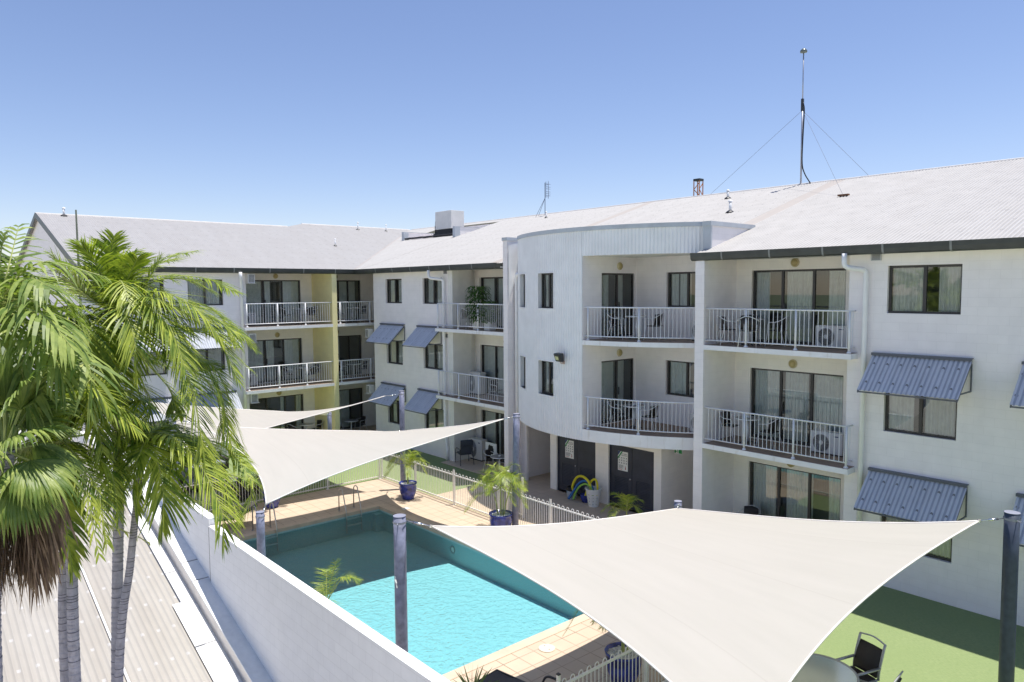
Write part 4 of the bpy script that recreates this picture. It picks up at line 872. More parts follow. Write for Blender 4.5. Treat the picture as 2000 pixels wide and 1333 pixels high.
FRONDS={'king':[(((-11.71,2.56,6.96),(-11.65,2.55,7.62),(-11.51,2.6,8.03)),0.42,0.035),(((-11.71,2.56,6.96),(-11.53,2.38,7.61),(-11.46,2.19,7.87)),0.5,0.035),(((-11.71,2.56,6.96),(-11.46,2.75,7.47),(-11.28,2.83,7.72)),0.45,0.035),(((-11.71,2.56,6.96),(-11.59,2.13,7.33),(-11.59,1.87,7.71)),0.6,0.04),(((-11.71,2.56,6.96),(-11.48,3.02,7.36),(-11.4,3.42,7.44),(-11.31,3.81,7.28)),0.6,0.035),(((-11.71,2.56,6.96),(-11.1,2.98,7.25),(-10.61,3.37,7.03),(-10.34,3.63,6.57)),0.6,0.035),(((-11.71,2.56,6.96),(-10.91,2.73,7.11),(-10.41,2.97,6.77),(-10.13,3.07,6.23)),0.6,0.035),(((-11.71,2.56,6.96),(-10.85,2.49,7.05),(-10.49,2.55,6.65),(-10.43,2.55,6.08)),0.55,0.035),(((-11.71,2.56,6.96),(-11.48,3.28,7.02),(-11.23,3.86,6.94),(-11.0,4.08,6.46)),0.5,0.032),(((-11.71,2.56,6.96),(-11.3,3.15,6.73),(-11.01,3.77,6.56),(-10.75,4.0,5.92)),0.5,0.032),(((-11.71,2.56,6.96),(-10.96,2.92,6.61),(-10.41,3.19,6.06),(-10.26,3.28,5.29),(-10.18,3.3,4.73)),0.62,0.035),(((-11.71,2.56,6.96),(-11.25,3.2,6.54),(-10.78,3.67,5.98),(-10.59,3.8,5.09)),0.55,0.032),(((-11.71,2.56,6.96),(-11.09,2.18,6.78),(-10.85,2.09,6.15),(-10.58,2.14,5.19)),0.72,0.045),(((-11.71,2.56,6.96),(-11.39,2.02,7.05),(-11.26,1.69,6.79),(-11.24,1.49,6.26)),0.6,0.04),(((-11.71,2.56,6.96),(-12.22,2.78,7.33),(-12.2,3.29,7.64),(-12.29,3.66,7.77)),0.5,0.035),(((-11.71,2.56,6.96),(-12.51,2.29,7.26),(-13.07,2.13,7.46),(-13.46,1.96,7.34)),0.5,0.035),(((-11.71,2.56,6.96),(-11.13,2.4,6.34),(-10.83,2.52,5.73),(-10.75,2.56,5.24)),0.5,0.035),(((-11.71,2.56,6.96),(-11.91,3.01,6.25),(-11.85,3.34,5.76),(-11.78,3.38,5.44)),0.5,0.035),(((-11.71,2.56,6.96),(-12.38,2.5,6.41),(-12.78,2.27,5.77),(-12.85,2.12,5.14)),0.55,0.035),(((-11.71,2.56,6.96),(-12.22,2.67,6.33),(-12.35,2.74,5.61),(-12.32,2.72,5.06)),0.55,0.035)],'lean':[(((-10.97,2.76,5.25),(-10.68,2.78,5.15),(-10.46,2.82,4.55),(-10.44,2.78,4.06)),0.62,0.045),(((-10.97,2.76,5.25),(-10.54,2.95,5.29),(-10.17,3.19,4.96),(-9.83,3.36,4.36),(-9.78,3.36,3.88)),0.55,0.038),(((-10.97,2.76,5.25),(-10.92,3.12,5.25),(-10.57,3.49,4.92),(-10.28,3.74,4.11)),0.5,0.035),(((-10.97,2.76,5.25),(-10.85,2.61,5.33),(-10.84,2.44,5.17),(-10.86,2.38,4.83)),0.4,0.035),(((-10.97,2.76,5.25),(-11.33,2.96,5.25),(-11.4,3.34,5.23),(-11.23,3.64,4.86)),0.42,0.035),(((-10.97,2.76,5.25),(-10.57,2.6,5.13),(-10.51,2.48,4.81),(-10.46,2.49,4.33)),0.4,0.035)],'clump':[(((-10.81,1.74,5.35),(-10.58,1.66,4.94),(-10.38,1.66,4.33),(-10.3,1.69,3.79)),0.5,0.05),(((-10.81,1.74,5.35),(-10.54,1.87,5.11),(-10.26,2.0,4.74),(-10.15,2.05,4.1)),0.45,0.03),(((-10.81,1.74,5.35),(-10.73,1.96,5.2),(-10.5,2.2,4.93),(-10.39,2.25,4.33)),0.45,0.03),(((-10.81,1.74,5.35),(-10.8,1.8,5.88),(-10.84,1.66,6.28),(-10.9,1.45,6.42)),0.55,0.045),(((-10.81,1.74,5.35),(-10.6,1.88,5.89),(-10.35,2.04,6.03),(-10.21,2.17,5.77)),0.5,0.04),(((-10.81,1.74,5.35),(-10.72,1.55,5.46),(-10.6,1.35,5.18),(-10.65,1.23,4.68)),0.55,0.045),(((-10.81,1.74,5.35),(-11.08,1.8,5.98),(-11.24,1.83,6.51),(-11.45,1.77,6.78)),0.55,0.045),(((-10.81,1.74,5.35),(-11.2,1.63,5.71),(-11.43,1.38,5.72),(-11.59,1.16,5.38)),0.55,0.045),(((-10.81,1.74,5.35),(-10.93,1.93,5.58),(-10.86,2.14,5.35),(-10.79,2.17,4.88)),0.45,0.035)],'wide':[(((-10.5,1.07,7.14),(-10.03,1.33,7.41),(-9.62,1.49,7.32)),0.72,0.07),(((-10.5,1.07,7.14),(-9.82,1.24,7.09),(-9.39,1.41,6.98),(-9.07,1.59,6.65)),0.7,0.075),(((-10.5,1.07,7.14),(-9.97,1.34,6.85),(-9.54,1.49,6.57),(-9.45,1.56,6.17)),0.7,0.075),(((-10.5,1.07,7.14),(-10.48,1.15,7.69),(-10.46,1.2,7.93)),0.6,0.06),(((-10.5,1.07,7.14),(-9.96,1.19,6.74),(-9.74,1.24,6.29),(-9.68,1.26,5.83)),0.65,0.07),(((-10.5,1.07,7.14),(-10.7,1.47,7.32),(-10.68,1.78,7.19),(-10.58,2.0,6.8)),0.65,0.065),(((-10.5,1.07,7.14),(-10.15,0.97,6.74),(-9.96,0.97,6.17),(-9.86,1.03,5.71)),0.65,0.07),(((-10.5,1.07,7.14),(-10.63,0.95,7.45),(-10.72,0.87,7.57)),0.6,0.06)],'fan':[(((-9.62,0.99,5.53),(-9.42,1.07,5.66),(-9.04,1.38,5.79)),0.75),(((-9.62,0.99,5.53),(-9.52,1.15,5.97),(-9.39,1.33,6.31)),0.75),(((-9.62,0.99,5.53),(-9.63,1.02,6.03),(-9.69,1.0,6.37)),0.7),(((-9.62,0.99,5.53),(-9.18,1.17,5.46),(-8.87,1.34,5.16)),0.75),(((-9.62,0.99,5.53),(-9.16,1.03,5.32),(-8.92,1.11,4.92)),0.75),(((-9.62,0.99,5.53),(-9.13,0.91,5.35),(-9.0,0.85,4.85)),0.75),(((-9.62,0.99,5.53),(-9.55,0.77,5.57),(-9.72,0.55,5.46)),0.7),(((-9.62,0.99,5.53),(-9.74,1.3,5.52),(-9.62,1.57,5.32)),0.7),(((-9.62,0.99,5.53),(-9.6,1.12,5.11),(-9.37,1.33,4.59)),0.7),(((-9.62,0.99,5.53),(-9.99,0.92,5.94),(-10.15,0.76,6.29)),0.7),(((-9.62,0.99,5.53),(-10.03,1.07,4.97),(-9.92,1.13,4.44)),0.7),(((-9.62,0.99,5.53),(-10.06,1.25,5.66),(-10.27,1.5,5.84)),0.7)]}
def world_tree(name, label, base, group='palms growing beside the low roof'):
    return thing(name, label, 'palm tree', base, 0, group, world=True)
AWAY = Vector((-.753, .657, 0))
def crown(t, data, m, n=30, droop=.9, vee=.3, extra=None, sub=None, twin=0):
    mb = MB(); more = []
    for rep in range(twin):
        for pts, L, w in data:
            j = [Vector([random.uniform(-.22, .22)*(1 if i else .25)*(1+.5*(i == len(pts)-1)) for _ in range(3)])+AWAY*(random.uniform(0, .45)*i) for i in range(len(pts))]
            more.append(([tuple(Vector(p)+q) for p, q in zip(pts, j)], L*random.uniform(.8, 1.05), w))
    for pts, L, w in list(data)+more: frond(mb, pts, L, w, n, droop, vee)
    if extra: extra(mb)
    return mb.build('crown', [m, RACH], t)
def filler(hub, k, R_, L, w, elev=(-.5, .9), az=(0, 2*pi), drop=1.0):
    hub = Vector(hub)
    def f(mb):
        for i in range(k):
            a = random.uniform(*az); e = random.uniform(*elev); d = Vector((cos(a)*cos(e), sin(a)*cos(e), sin(e))); r = R_*random.uniform(.75, 1.1)
            frond(mb, [hub, hub+d*r*.5+Vector((0, 0, .12*r)), hub+d*r*.95+Vector((0, 0, -.35*r*drop))], L*random.uniform(.8, 1.1), w, 24, 1.0, .25)
    return f
AWAY = Vector((-.753, .657, 0))
kh = Vector(FRONDS['king'][0][0][0])
t = world_tree('palm_tree', 'tallest feathery palm with a straight grey ringed trunk in front of the low roof', (-11.4, 2.35, -4))
ringed_trunk(t, [(-11.36, 2.2, -4), (-11.39, 2.35, 1.64), (-11.52, 2.52, 4.61), tuple(kh+Vector((0, 0, -.55)))], .078, .062)
mb = MB(); mb.tube(catmull([kh+Vector((0, 0, -.75)), kh+Vector((0, 0, -.3)), kh], 6), .075, 12, True, .045); mb.build('crownshaft', CSHAFT, t, smooth=True)
crown(t, FRONDS['king'], L1, 72, .6, .3, filler(kh, 9, 1.35, .5, .035, (-.7, .5)), twin=1)
mb = MB(); hb = kh+Vector((.25, .15, -1.45))
for i in range(26):
    a = random.uniform(0, 2*pi); p = hb; q = hb+Vector((cos(a)*.16, sin(a)*.16, -.25)); e = q+Vector((cos(a)*.1, sin(a)*.1, -.28)); mb.tube([p, q, e], .006, 4, False)
    for j in range(10): c = q.lerp(e, j/10)+Vector([random.uniform(-.02, .02) for _ in range(3)]); mb.lathe([(0, -.012), (.012, 0), (0, .012)], c, 5)
mb.build('seed_cluster', mat('seeds', (.28, .17, .06), .8, var=.3), t)
lh = Vector(FRONDS['lean'][0][0][0])
t = world_tree('palm_tree', 'small palm with a thin leaning trunk and fronds drooping over the boundary wall', (-11.05, 2.3, -4))
ringed_trunk(t, [(-11.1, 2.0, -4), (-11.05, 2.3, 1.81), (-11.02, 2.51, 3.47), (-11.0, 2.67, 4.68)], .064, .042, step=.045)
mb = MB(); mb.tube(catmull([Vector((-11.0, 2.67, 4.66)), Vector((-10.99, 2.71, 4.95)), lh], 6), .05, 12, True, .03); mb.build('crownshaft', CSHAFT, t, smooth=True)
crown(t, [(p, L*1.15, w*1.1) for p, L, w in FRONDS['lean']], L1, 56, .7, .3, filler(lh, 2, .7, .4, .035, (-.2, .6)), twin=1)
ch = Vector(FRONDS['clump'][0][0][0])
t = world_tree('palm_tree', 'twin trunked palm in the middle of the clump with long hanging fronds', (-10.6, 1.65, -4))
o = ringed_trunk(t, [(-10.7, 1.55, -4), (-10.75, 1.62, 2.18), (-10.83, 1.68, 3.67), tuple(ch+Vector((0, .05, -.3)))], .060, .055)
o2 = ringed_trunk(t, [(-10.35, 1.65, -4), (-10.44, 1.68, 2.29), (-10.54, 1.72, 3.74), tuple(ch+Vector((.05, -.02, -.2)))], .072, .055)
crown(t, FRONDS['clump'], L1, 62, .75, .28, filler(ch, 12, 1.2, .45, .04, (-.8, .7)), twin=1)
wh = Vector(FRONDS['wide'][0][0][0])
t = world_tree('palm_tree', 'broad leafed palm at the far left edge reaching above the gable', (wh.x-1.1, wh.y-1.2, -4))
ringed_trunk(t, [(wh.x-1.1, wh.y-1.2, -4), (wh.x-.55, wh.y-.6, 2.6), tuple(wh+Vector((0, 0, -.1)))], .09, .07)
crown(t, FRONDS['wide'], L2, 20, 1.25, .35, filler(wh, 8, 1.1, .6, .06, (-.9, .6)), twin=1)
# fan palm
def fan(mb, base, mid, tip, R_, n=34, droop=.9, spread=2.6, m_leaf=0, split=.45):
    base, mid, tip = map(Vector, (base, mid, tip)); mb.mi = 1; mb.tube(catmull([base, mid], 5), .014, 5, False); mb.mi = m_leaf
    T = (tip-mid).normalized(); S = T.cross(Vector((0, 0, 1)))
    if S.length < .2: S = T.cross(Vector((.66, .75, 0)))
    S.normalize(); U = S.cross(T)
    for i in range(n):
        a = -spread/2+spread*i/(n-1); d = T*cos(a)+S*sin(a)+U*(.16*cos(a)); l = R_*random.uniform(.82, 1.05)*(1-.18*abs(a)/(spread/2)); w = R_*spread/n*1.25
        d.normalize(); sd = U.cross(d).normalized(); q = mid.copy(); vs = []; dd = d.copy(); k = 6; ws = (.08, .5, .95, .9, .6, .3, 0)
        for j in range(k+1):
            vs += [q-sd*w*.5*ws[j], q+U*.012*(1 if j else 0), q+sd*w*.5*ws[j]]
            if j >= 2: dd = (dd+Vector((0, 0, -droop*(.12+.16*(j-2))))).normalized()
            q = q+dd*l/k
        mb.add(vs, [(3*j+e, 3*j+e+1, 3*j+e+4, 3*j+e+3) for j in range(k) for e in (0, 1)])
fh = Vector(FRONDS['fan'][0][0][0])
t = world_tree('fan_palm', 'fan palm with a thick skirt of brown dead leaves at the left edge', (-9.63, .84, -4))
ringed_trunk(t, [(-9.66, .73, -4), (-9.70, .76, 2.94), (-9.74, .86, 4.26), tuple(fh)], .11, .10, step=.1)
mb = MB()
for (b, m_, tp), R_ in FRONDS['fan']: fan(mb, b, m_, tp, R_)
for i in range(10):
    a = random.uniform(0, 2*pi); e = random.uniform(-.2, 1.1); d = Vector((cos(a)*cos(e), sin(a)*cos(e), sin(e))); fan(mb, fh, fh+d*.55, fh+d*1.0+Vector((0, 0, -.3)), .65)
mb.build('crown', [L2, RACH], t)
mb = MB()
for i in range(90):
    a = 2*pi*i/90*3.1; z = -random.uniform(.45, 1.1); r = random.uniform(.12, .48); p = fh+Vector((cos(a)*r, sin(a)*r, z)); d = Vector((cos(a)*.16, sin(a)*.16, -1))
    for j in range(14):
        dj = d+Vector([random.uniform(-.35, .35), random.uniform(-.35, .35), 0]); leaflet(mb, p+Vector([random.uniform(-.06, .06) for _ in range(3)]), dj, random.uniform(.35, .75), .032, .5, Vector((sin(a), -cos(a), .1)), 4)
mb.build('dead_skirt', DEAD, t)

# potted palms
def pot(mb, r, h):
    mb.lathe([(0, 0), (r*.62, 0), (r*.66, .02), (r*.92, h*.4), (r*1.0, h*.7), (r*.96, h*.9), (r*1.04, h*.93), (r*1.06, h), (r*.95, h), (r*.9, h*.88), (0, h*.86)], n=36)
def stems_palm(mb, z0, hub_h, fr, m=None):
    for ax, ay, lean, r in fr: pass
def potted(label, loc, r=.30, h=.56, hub=(.0, .0, .6), data=(), L=.32, w=.02, trunk=None, seedv=1):
    random.seed(seedv); t = thing('potted_palm', label, 'potted plant', loc, 0, 'palms in glazed blue pots by the pool')
    mb = MB(); pot(mb, r, h); mb.build('pot', POTB, t, smooth=True)
    mb = MB(); mb.lathe([(0, h*.9), (r*.93, h*.89)], n=20)
    for i in range(140):
        a = random.random()*2*pi; q = r*.9*sqrt(random.random()); s = random.uniform(.014, .026); mb.lathe([(0, -s*.6), (s, 0), (0, s*.7)], (q*cos(a), q*sin(a), h*.9+s*.5), 5)
    mb.build('pebbles', PEB, t)
    mb = MB(); mb.mi = 1
    for (bx, by), (hx, hy, hz) in trunk or (): mb.tube(catmull([Vector((bx, by, h*.88)), Vector((lerp(bx, hx, .4), lerp(by, hy, .4), lerp(h, hz, .5))), Vector((hx, hy, hz))], 6), .022, 7, False, .014)
    for (hx, hy, hz), az, R_, e, dr in data:
        d = Vector((cos(az)*cos(e), sin(az)*cos(e), sin(e))); H = Vector((hx, hy, hz)); frond(mb, [H, H+d*R_*.55+Vector((0, 0, .05)), H+d*R_+Vector((0, 0, -dr))], L, w*.85, 34, .6, .35, .25, .008, .05)
    mb.build('fronds', [L3, RACH], t); return t
def rnd_fr(hubs, n, R_, e=(.1, 1.3), dr=(.1, .5)): return [(random.choice(hubs), random.uniform(0, 2*pi), R_*random.uniform(.7, 1.1), random.uniform(*e), random.uniform(*dr)*R_) for _ in range(n)]
random.seed(3); h1 = [(0, 0, .95), (.05, -.05, 1.25), (-.05, .04, 1.05)]
p1 = potted('golden palm in a glazed blue pot at the fence corner by a dark post', (-21.15, 13.62, 0), .30, .58, data=rnd_fr(h1, 18, .95, (.0, 1.2)), trunk=[((0, 0), h1[0]), ((.04, -.03), h1[1]), ((-.05, .04), h1[2])], L=.28, seedv=4)
h2 = [(.05, .05, 1.25), (-.22, -.1, 1.2), (.25, .15, 1.35), (0, 0, 1.5)]
p2 = potted('full green palm on several thin stems in the middle blue pot beside the leaning post', (-16.28, 13.72, 0), .34, .60, data=rnd_fr(h2, 32, 1.0, (-.1, 1.3), (.2, .6)), trunk=[((.05, .05), h2[0]), ((-.08, -.04), h2[1]), ((.08, .06), h2[2]), ((0, 0), h2[3])], L=.32, seedv=5)
h3 = [(0, 0, .8), (.05, .05, 1.0)]
p3 = potted('small yellowing palm in the blue pot tucked under the far sail corner', (-23.4, 9.7, 0), .28, .56, data=rnd_fr(h3, 11, .8, (.1, 1.2)), trunk=[((0, 0), h3[0]), ((.04, 0), h3[1])], L=.26, seedv=6)
h4 = [(0, 0, 1.35), (.1, .1, 1.5)]
p4 = potted('palm with a dried hanging frond in the nearest blue pot behind the fence', (-8.45, 10.05, 0), .33, .60, data=rnd_fr(h4, 8, .7, (-.2, .9))+[((0, 0, 1.5), -2.4, 1.1, .1, .75)], trunk=[((0, 0), h4[0]), ((.05, .05), h4[1]), ((-.06, .03), h4[0])], L=.28, seedv=8)
def garden_palm(label, loc, hub, data, L=.3, w=.02, seedv=1, m=L3, n=26):
    random.seed(seedv); t = thing('garden_palm', label, 'palm', loc); mb = MB(); mb.mi = 1
    mb.tube(catmull([Vector((0, 0, 0)), Vector(hub)*.5, Vector(hub)], 5), .03, 7, False, .02)
    for az, R_, e, dr in data:
        d = Vector((cos(az)*cos(e), sin(az)*cos(e), sin(e))); H = Vector(hub); frond(mb, [H, H+d*R_*.55+Vector((0, 0, .06)), H+d*R_+Vector((0, 0, -dr))], L, w, n, .8, .35, .15, .009)
    mb.build('fronds', [m, RACH], t); return t
garden_palm('green palm standing in front of the right pair of storage doors', (-13.95, 16.7, 0), (0, 0, .55), [(a, r, e, d) for a, r, e, d in ((-2.9, .75, 1.0, .12), (-.6, .7, 1.1, .1), (.9, .7, .9, .2), (2.2, .8, .6, .3), (-1.6, .8, .3, .3), (-2.2, .85, .5, .35), (3.0, .75, .25, .35), (.1, .6, .6, .3), (-1.0, .6, 1.3, .05))], .34, .022, 11)
garden_palm('sparse wind blown palm rising just behind the boundary wall', (-12.45, 6.15, 0), (0, 0, 1.35), [(2.6, .95, .9, .35), (.5, .95, 1.0, .25), (.75, 1.05, .9, .35), (-.5, .75, .35, .3), (-.2, .7, .15, .35), (2.9, .7, .5, .45), (-1.2, .5, .5, .3), (.3, .9, 1.25, .0)], .30, .016, 12, L3, 30)
t = thing('yucca', 'spiky green yucca at the bottom edge beside the pool corner', 'plant', (-9.25, 7.15, 0)); random.seed(5); mb = MB(); H = Vector((0, 0, .52))
for i in range(46):
    a = i*2.4; e = lerp(1.35, -.25, i/45); d = Vector((cos(a)*cos(e), sin(a)*cos(e), sin(e))); leaflet(mb, H+d*.02, d, random.uniform(.42, .56), .032, .12, Vector((sin(a), -cos(a), .3)), 4)
mb.build('leaves', L5, t); mb = MB(); mb.tube([(0, 0, 0), (0, 0, .54)], .04, 8); mb.build('stem', BARK, t)
# leafy pot plants on the centre balcony
def bush(label, loc, h, r, s):
    random.seed(s); t = thing('potted_bush', label, 'potted plant', loc, 0, 'leafy plants in white tubs on the upper centre balcony')
    mb = MB(); mb.box(-.17, .17, -.17, .17, 0, .34); mb.build('pot', POTW, t, bevel=.015); mb = MB()
    for i in range(int(800*h)):
        a = random.random()*2*pi; z = random.uniform(.35, h); rr = r*sqrt(random.random())*(1-.5*abs((z-h*.6)/h)); p = Vector((cos(a)*rr, sin(a)*rr, z)); d = Vector((cos(a), sin(a), random.uniform(-.9, .4)))
        leaflet(mb, p, d, random.uniform(.09, .16), .055, .6, Vector((0, 0, 1)), 3)
    mb.build('foliage', L4, t); mb = MB(); mb.tube([(0, 0, .3), (.03, 0, h*.6), (0, .02, h*.9)], .012, 5); mb.build('stem', BARK, t)
bush('tall leafy bush in a white tub on the upper centre balcony', (-22.75, 18.1, E2), 1.75, .55, 21)
bush('shorter plant in a white tub beside the tall leafy bush', (-22.05, 18.1, E2), 1.15, .36, 22)
t = thing('flower_pot', 'white pot with a small red flowering plant at the foot of the pier', 'potted plant', (-20.35, 17.35, 0)); mb = MB(); mb.lathe([(0, 0), (.13, 0), (.17, .3), (.15, .3), (0, .27)], n=20); mb.build('pot', POTW, t, smooth=True)
mb = MB(); random.seed(9)
for i in range(90): a = random.random()*6.28; leaflet(mb, Vector((cos(a)*.06, sin(a)*.06, .28)), Vector((cos(a), sin(a), random.uniform(.3, 2))), random.uniform(.15, .35), .035, .8, Vector((0, 0, 1)))
mb.build('foliage', L4, t); mb = MB()
for i in range(24): a = random.random()*6.28; q = random.uniform(0, .16); mb.lathe([(0, -.02), (.025, 0), (0, .02)], (q*cos(a), q*sin(a), random.uniform(.45, .62)), 6)
mb.build('flowers', RED, t)

# ================================================================ furniture
def bistro_chair():
    t = thing('bistro_chair', 'x', 'chair', (0, 0, 0), 0, 'metal framed wicker chairs on the balconies')
    mb = MB(); mb.box(-.20, .20, -.19, .20, .425, .45); mb.build('seat', WICK, t, bevel=.01)
    mb = MB(); n = 10; vs = []
    for i in range(n+1):
        a = radians(-58+116*i/n); x, y = .245*sin(a), -.05+.19*cos(a)+.03
        for z, k in ((.47, 1), (.80+.02*cos(a*1.5), 1.10)): vs.append((x*k, y*k+(.04 if z > .6 else 0), z))
    mb.add(vs, [(2*i, 2*i+2, 2*i+3, 2*i+1) for i in range(n)]); o = mb.build('backrest', WICK, t, smooth=True); s = o.modifiers.new('s', 'SOLIDIFY'); s.thickness = .014
    mb = MB()
    for s in (-1, 1):
        mb.tube(catmull([Vector(p) for p in ((.27*s, -.24, 0), (.25*s, -.18, .40), (.26*s, -.17, .62), (.28*s, -.10, .665), (.29*s, .06, .68), (.25*s, .20, .74), (.10*s, .28, .82), (0, .285, .83))], 24), .011, 6)
        mb.tube([(.24*s, .28, 0), (.21*s, .17, .43), (.24*s, .19, .60)], .011, 6)
    mb.tube([(-.24, -.17, .43), (.24, -.17, .43)], .01, 6); mb.tube([(-.21, .17, .43), (.21, .17, .43)], .01, 6)
    mb.build('chair_frame', TUBE, t, smooth=True); return t
def bistro_table():
    t = thing('bistro_table', 'x', 'table', (0, 0, 0), 0, 'small round balcony tables')
    mb = MB(); mb.lathe([(0, .715), (.34, .715), (.35, .72), (.35, .738), (.34, .742), (0, .742)], n=32); mb.build('tabletop', mat('table_top', (.34, .33, .32), .35, .3), t)
    mb = MB(); mb.lathe([(.35, .712), (.356, .718), (.356, .736), (.35, .742)], n=32); mb.tube([(0, 0, .05), (0, 0, .715)], .032, 12); mb.build('pedestal', TUBE, t, smooth=True)
    mb = MB()
    for k in range(4): a = pi/4+k*pi/2; mb.tube([(0, 0, .06), (.12*cos(a), .12*sin(a), .05), (.25*cos(a), .25*sin(a), .012)], .018, 6)
    mb.build('table_base', DMET, t); return t
chair0, table0 = bistro_chair(), bistro_table(); used = [0, 0]
def put(kind, label, x, y, z, rz=0):
    i = 0 if kind == 'c' else 1; p = (chair0, table0)[i]
    if not used[i]: used[i] = 1; p.location = (x, y, z); p.rotation_euler = (0, 0, rz); p['label'] = label; return p
    return dup(p, (x, y, z), rz, label)
def ash(label, x, y, z):
    t = thing('ashtray', label, 'ashtray', (x, y, z), 0, 'small white dishes on the balcony tables'); mb = MB(); mb.lathe([(0, 0), (.045, 0), (.055, .045), (.045, .045), (.035, .015), (0, .015)], n=14); mb.build('dish', WHITE, t, smooth=True)
hp = pi/2
put('t', 'round table on the first floor balcony of the right wing', -11.1, 18.6, E1); put('c', 'left wicker chair on the first floor balcony of the right wing', -11.68, 18.62, E1, hp+.1); put('c', 'right wicker chair on the first floor balcony of the right wing', -10.45, 18.62, E1, -hp)
ash('white dish on the first floor table of the right wing', -11.1, 18.6, E1+.743)
put('t', 'round table among four chairs on the top balcony of the right wing', -11.0, 18.5, E2); put('c', 'dark backed chair leftmost on the top balcony of the right wing', -11.5, 18.15, E2, 2.4)
put('c', 'chair behind the table on the top balcony of the right wing', -11.35, 19.0, E2, .5); put('c', 'dark backed chair right of the table on the top balcony of the right wing', -10.75, 18.0, E2, 3.5); put('c', 'chair nearest the glass door on the top balcony of the right wing', -10.25, 18.6, E2, -1.4)
put('t', 'round table on the lower tower balcony', -14.75, 18.0, E1); put('c', 'left wicker chair on the lower tower balcony', -15.2, 17.72, E1, hp+.5); put('c', 'right wicker chair on the lower tower balcony', -14.2, 18.1, E1, -hp+.2)
ash('white dish on the lower tower balcony table', -14.75, 18.0, E1+.743)
put('t', 'round table on the upper tower balcony', -14.8, 18.15, E2); put('c', 'left chair on the upper tower balcony', -15.25, 17.75, E2, hp+.5); put('c', 'right chair on the upper tower balcony', -14.2, 18.3, E2, -hp+.2)
ash('white dish on the upper tower balcony table', -14.8, 18.15, E2+.743)
put('t', 'round table on the first floor balcony left of the yellow fin', -33.1, 15.45, E1); put('c', 'left chair on the first floor balcony left of the yellow fin', -33.2, 14.8, E1, pi-.2); put('c', 'rail side chair on the first floor balcony left of the yellow fin', -32.55, 15.6, E1, -1.2); put('c', 'chair nearest the yellow fin on the first floor balcony', -33.2, 16.1, E1, .2)
put('t', 'round table on the top balcony left of the yellow fin', -33.1, 15.4, E2); put('c', 'left chair on the top balcony left of the yellow fin', -33.2, 14.75, E2, pi-.2); put('c', 'chair with its back to the rail on the top balcony left of the yellow fin', -32.55, 15.5, E2, -1.2); put('c', 'chair nearest the yellow fin on the top balcony', -33.2, 16.0, E2, .2)
put('t', 'round table on the first floor corner balcony', -32.75, 18.0, E1); put('c', 'left chair on the first floor corner balcony', -32.9, 17.4, E1, pi); put('c', 'right chair on the first floor corner balcony', -32.9, 18.6, E1, 0)
put('t', 'round table on the top corner balcony', -32.7, 17.95, E2); put('c', 'left chair on the top corner balcony', -32.8, 17.3, E2, pi); put('c', 'right chair on the top corner balcony', -32.8, 18.55, E2, 0)
put('t', 'round table on the ground floor patio in the corner', -32.4, 17.6, .02); put('c', 'left chair on the ground floor corner patio', -32.6, 17.0, .02, pi-.3); put('c', 'right chair on the ground floor corner patio', -32.6, 18.25, .02, 0)
put('t', 'round table on the ground floor patio left of the yellow fin', -33.0, 15.5, .02); put('c', 'left chair on the ground floor patio left of the yellow fin', -33.1, 14.9, .02, pi+.3); put('c', 'right chair on the ground floor patio left of the yellow fin', -33.1, 16.1, .02, 0)
put('c', 'chair on the first floor balcony of the centre wing', -22.1, 18.45, E1, hp+.3); put('c', 'second chair beside the pier on the first floor centre balcony', -21.3, 18.6, E1, -hp)
put('t', 'round table on the ground patio beside the pier', -21.4, 18.0, .02); put('c', 'chair on the ground patio behind the potted palm', -22.15, 18.2, .02, hp+.5); ash('white dish on the ground patio table beside the pier', -21.4, 18.0, .763)
put('c', 'chair on the ground patio under the right wing balcony', -11.2, 18.9, .012, 0); put('t', 'round table on the ground patio under the right wing balcony', -11.0, 18.3, .012)
put('c', 'white framed chair on the upper centre balcony beside the lattice', -23.6, 18.2, E2, pi)
t = thing('lattice_screen', 'white lattice screen standing on the upper centre balcony', 'screen', (-23.9, 18.75, E2)); mb = MB()
for i in range(8): mb.box(-.4+i*.11, -.385+i*.11, -.01, .01, 0, 1.02)
for i in range(9): mb.box(-.4, .385, -.012, .012, .02+i*.12, .035+i*.12)
mb.build('lattice', POTW, t)
# padded armchair on the patio
t = thing('armchair', 'dark blue padded armchair on the tiled patio of the centre wing', 'chair', (-23.85, 18.15, .02), 1.25+pi); 
mb = MB(); mb.box(-.25, .25, -.25, .22, .40, .49); mb.build('seat', DBLUE, t, bevel=.03)
mb = MB(); mb.box(-.25, .25, .20, .28, .48, .80); mb.box(-.26, .26, .24, .32, .78, 1.04); mb.build('backrest', DBLUE, t, bevel=.03); mb = MB()
for s in (-1, 1):
    mb.tube(catmull([Vector(p) for p in ((.30*s, -.32, 0), (.29*s, -.28, .45), (.29*s, -.22, .62), (.29*s, .0, .67), (.28*s, .22, .62), (.27*s, .27, .45), (.29*s, .36, 0))], 24), .014, 7); mb.tube([(.27*s, .25, .45), (.26*s, .33, 1.02)], .013, 6)
mb.tube([(-.28, -.26, .42), (.28, -.26, .42)], .012, 6); mb.build('chair_frame', DMET, t, smooth=True)
t = thing('picture_board', 'white board with a dark portrait like pattern propped on the patio', 'board', (-22.6, 18.55, .02)); mb = MB(); mb.box(-.35, .35, 0, .02, .42, 1.0); mb.build('board', WHITE, t); mb = MB(); random.seed(4)
pl = [(.19*cos(a)*random.uniform(.8, 1.15), .72+.2*sin(a)*random.uniform(.8, 1.15)) for a in [i*2*pi/22 for i in range(22)]]; mb.add([(x, -.002, z) for x, z in pl], [tuple(range(22))])
mb.build('dark_print', BLACK, t); mb = MB(); mb.box(-.3, -.28, .0, .02, 0, .42); mb.box(.28, .3, 0, .02, 0, .42); mb.build('leg', DMET, t)

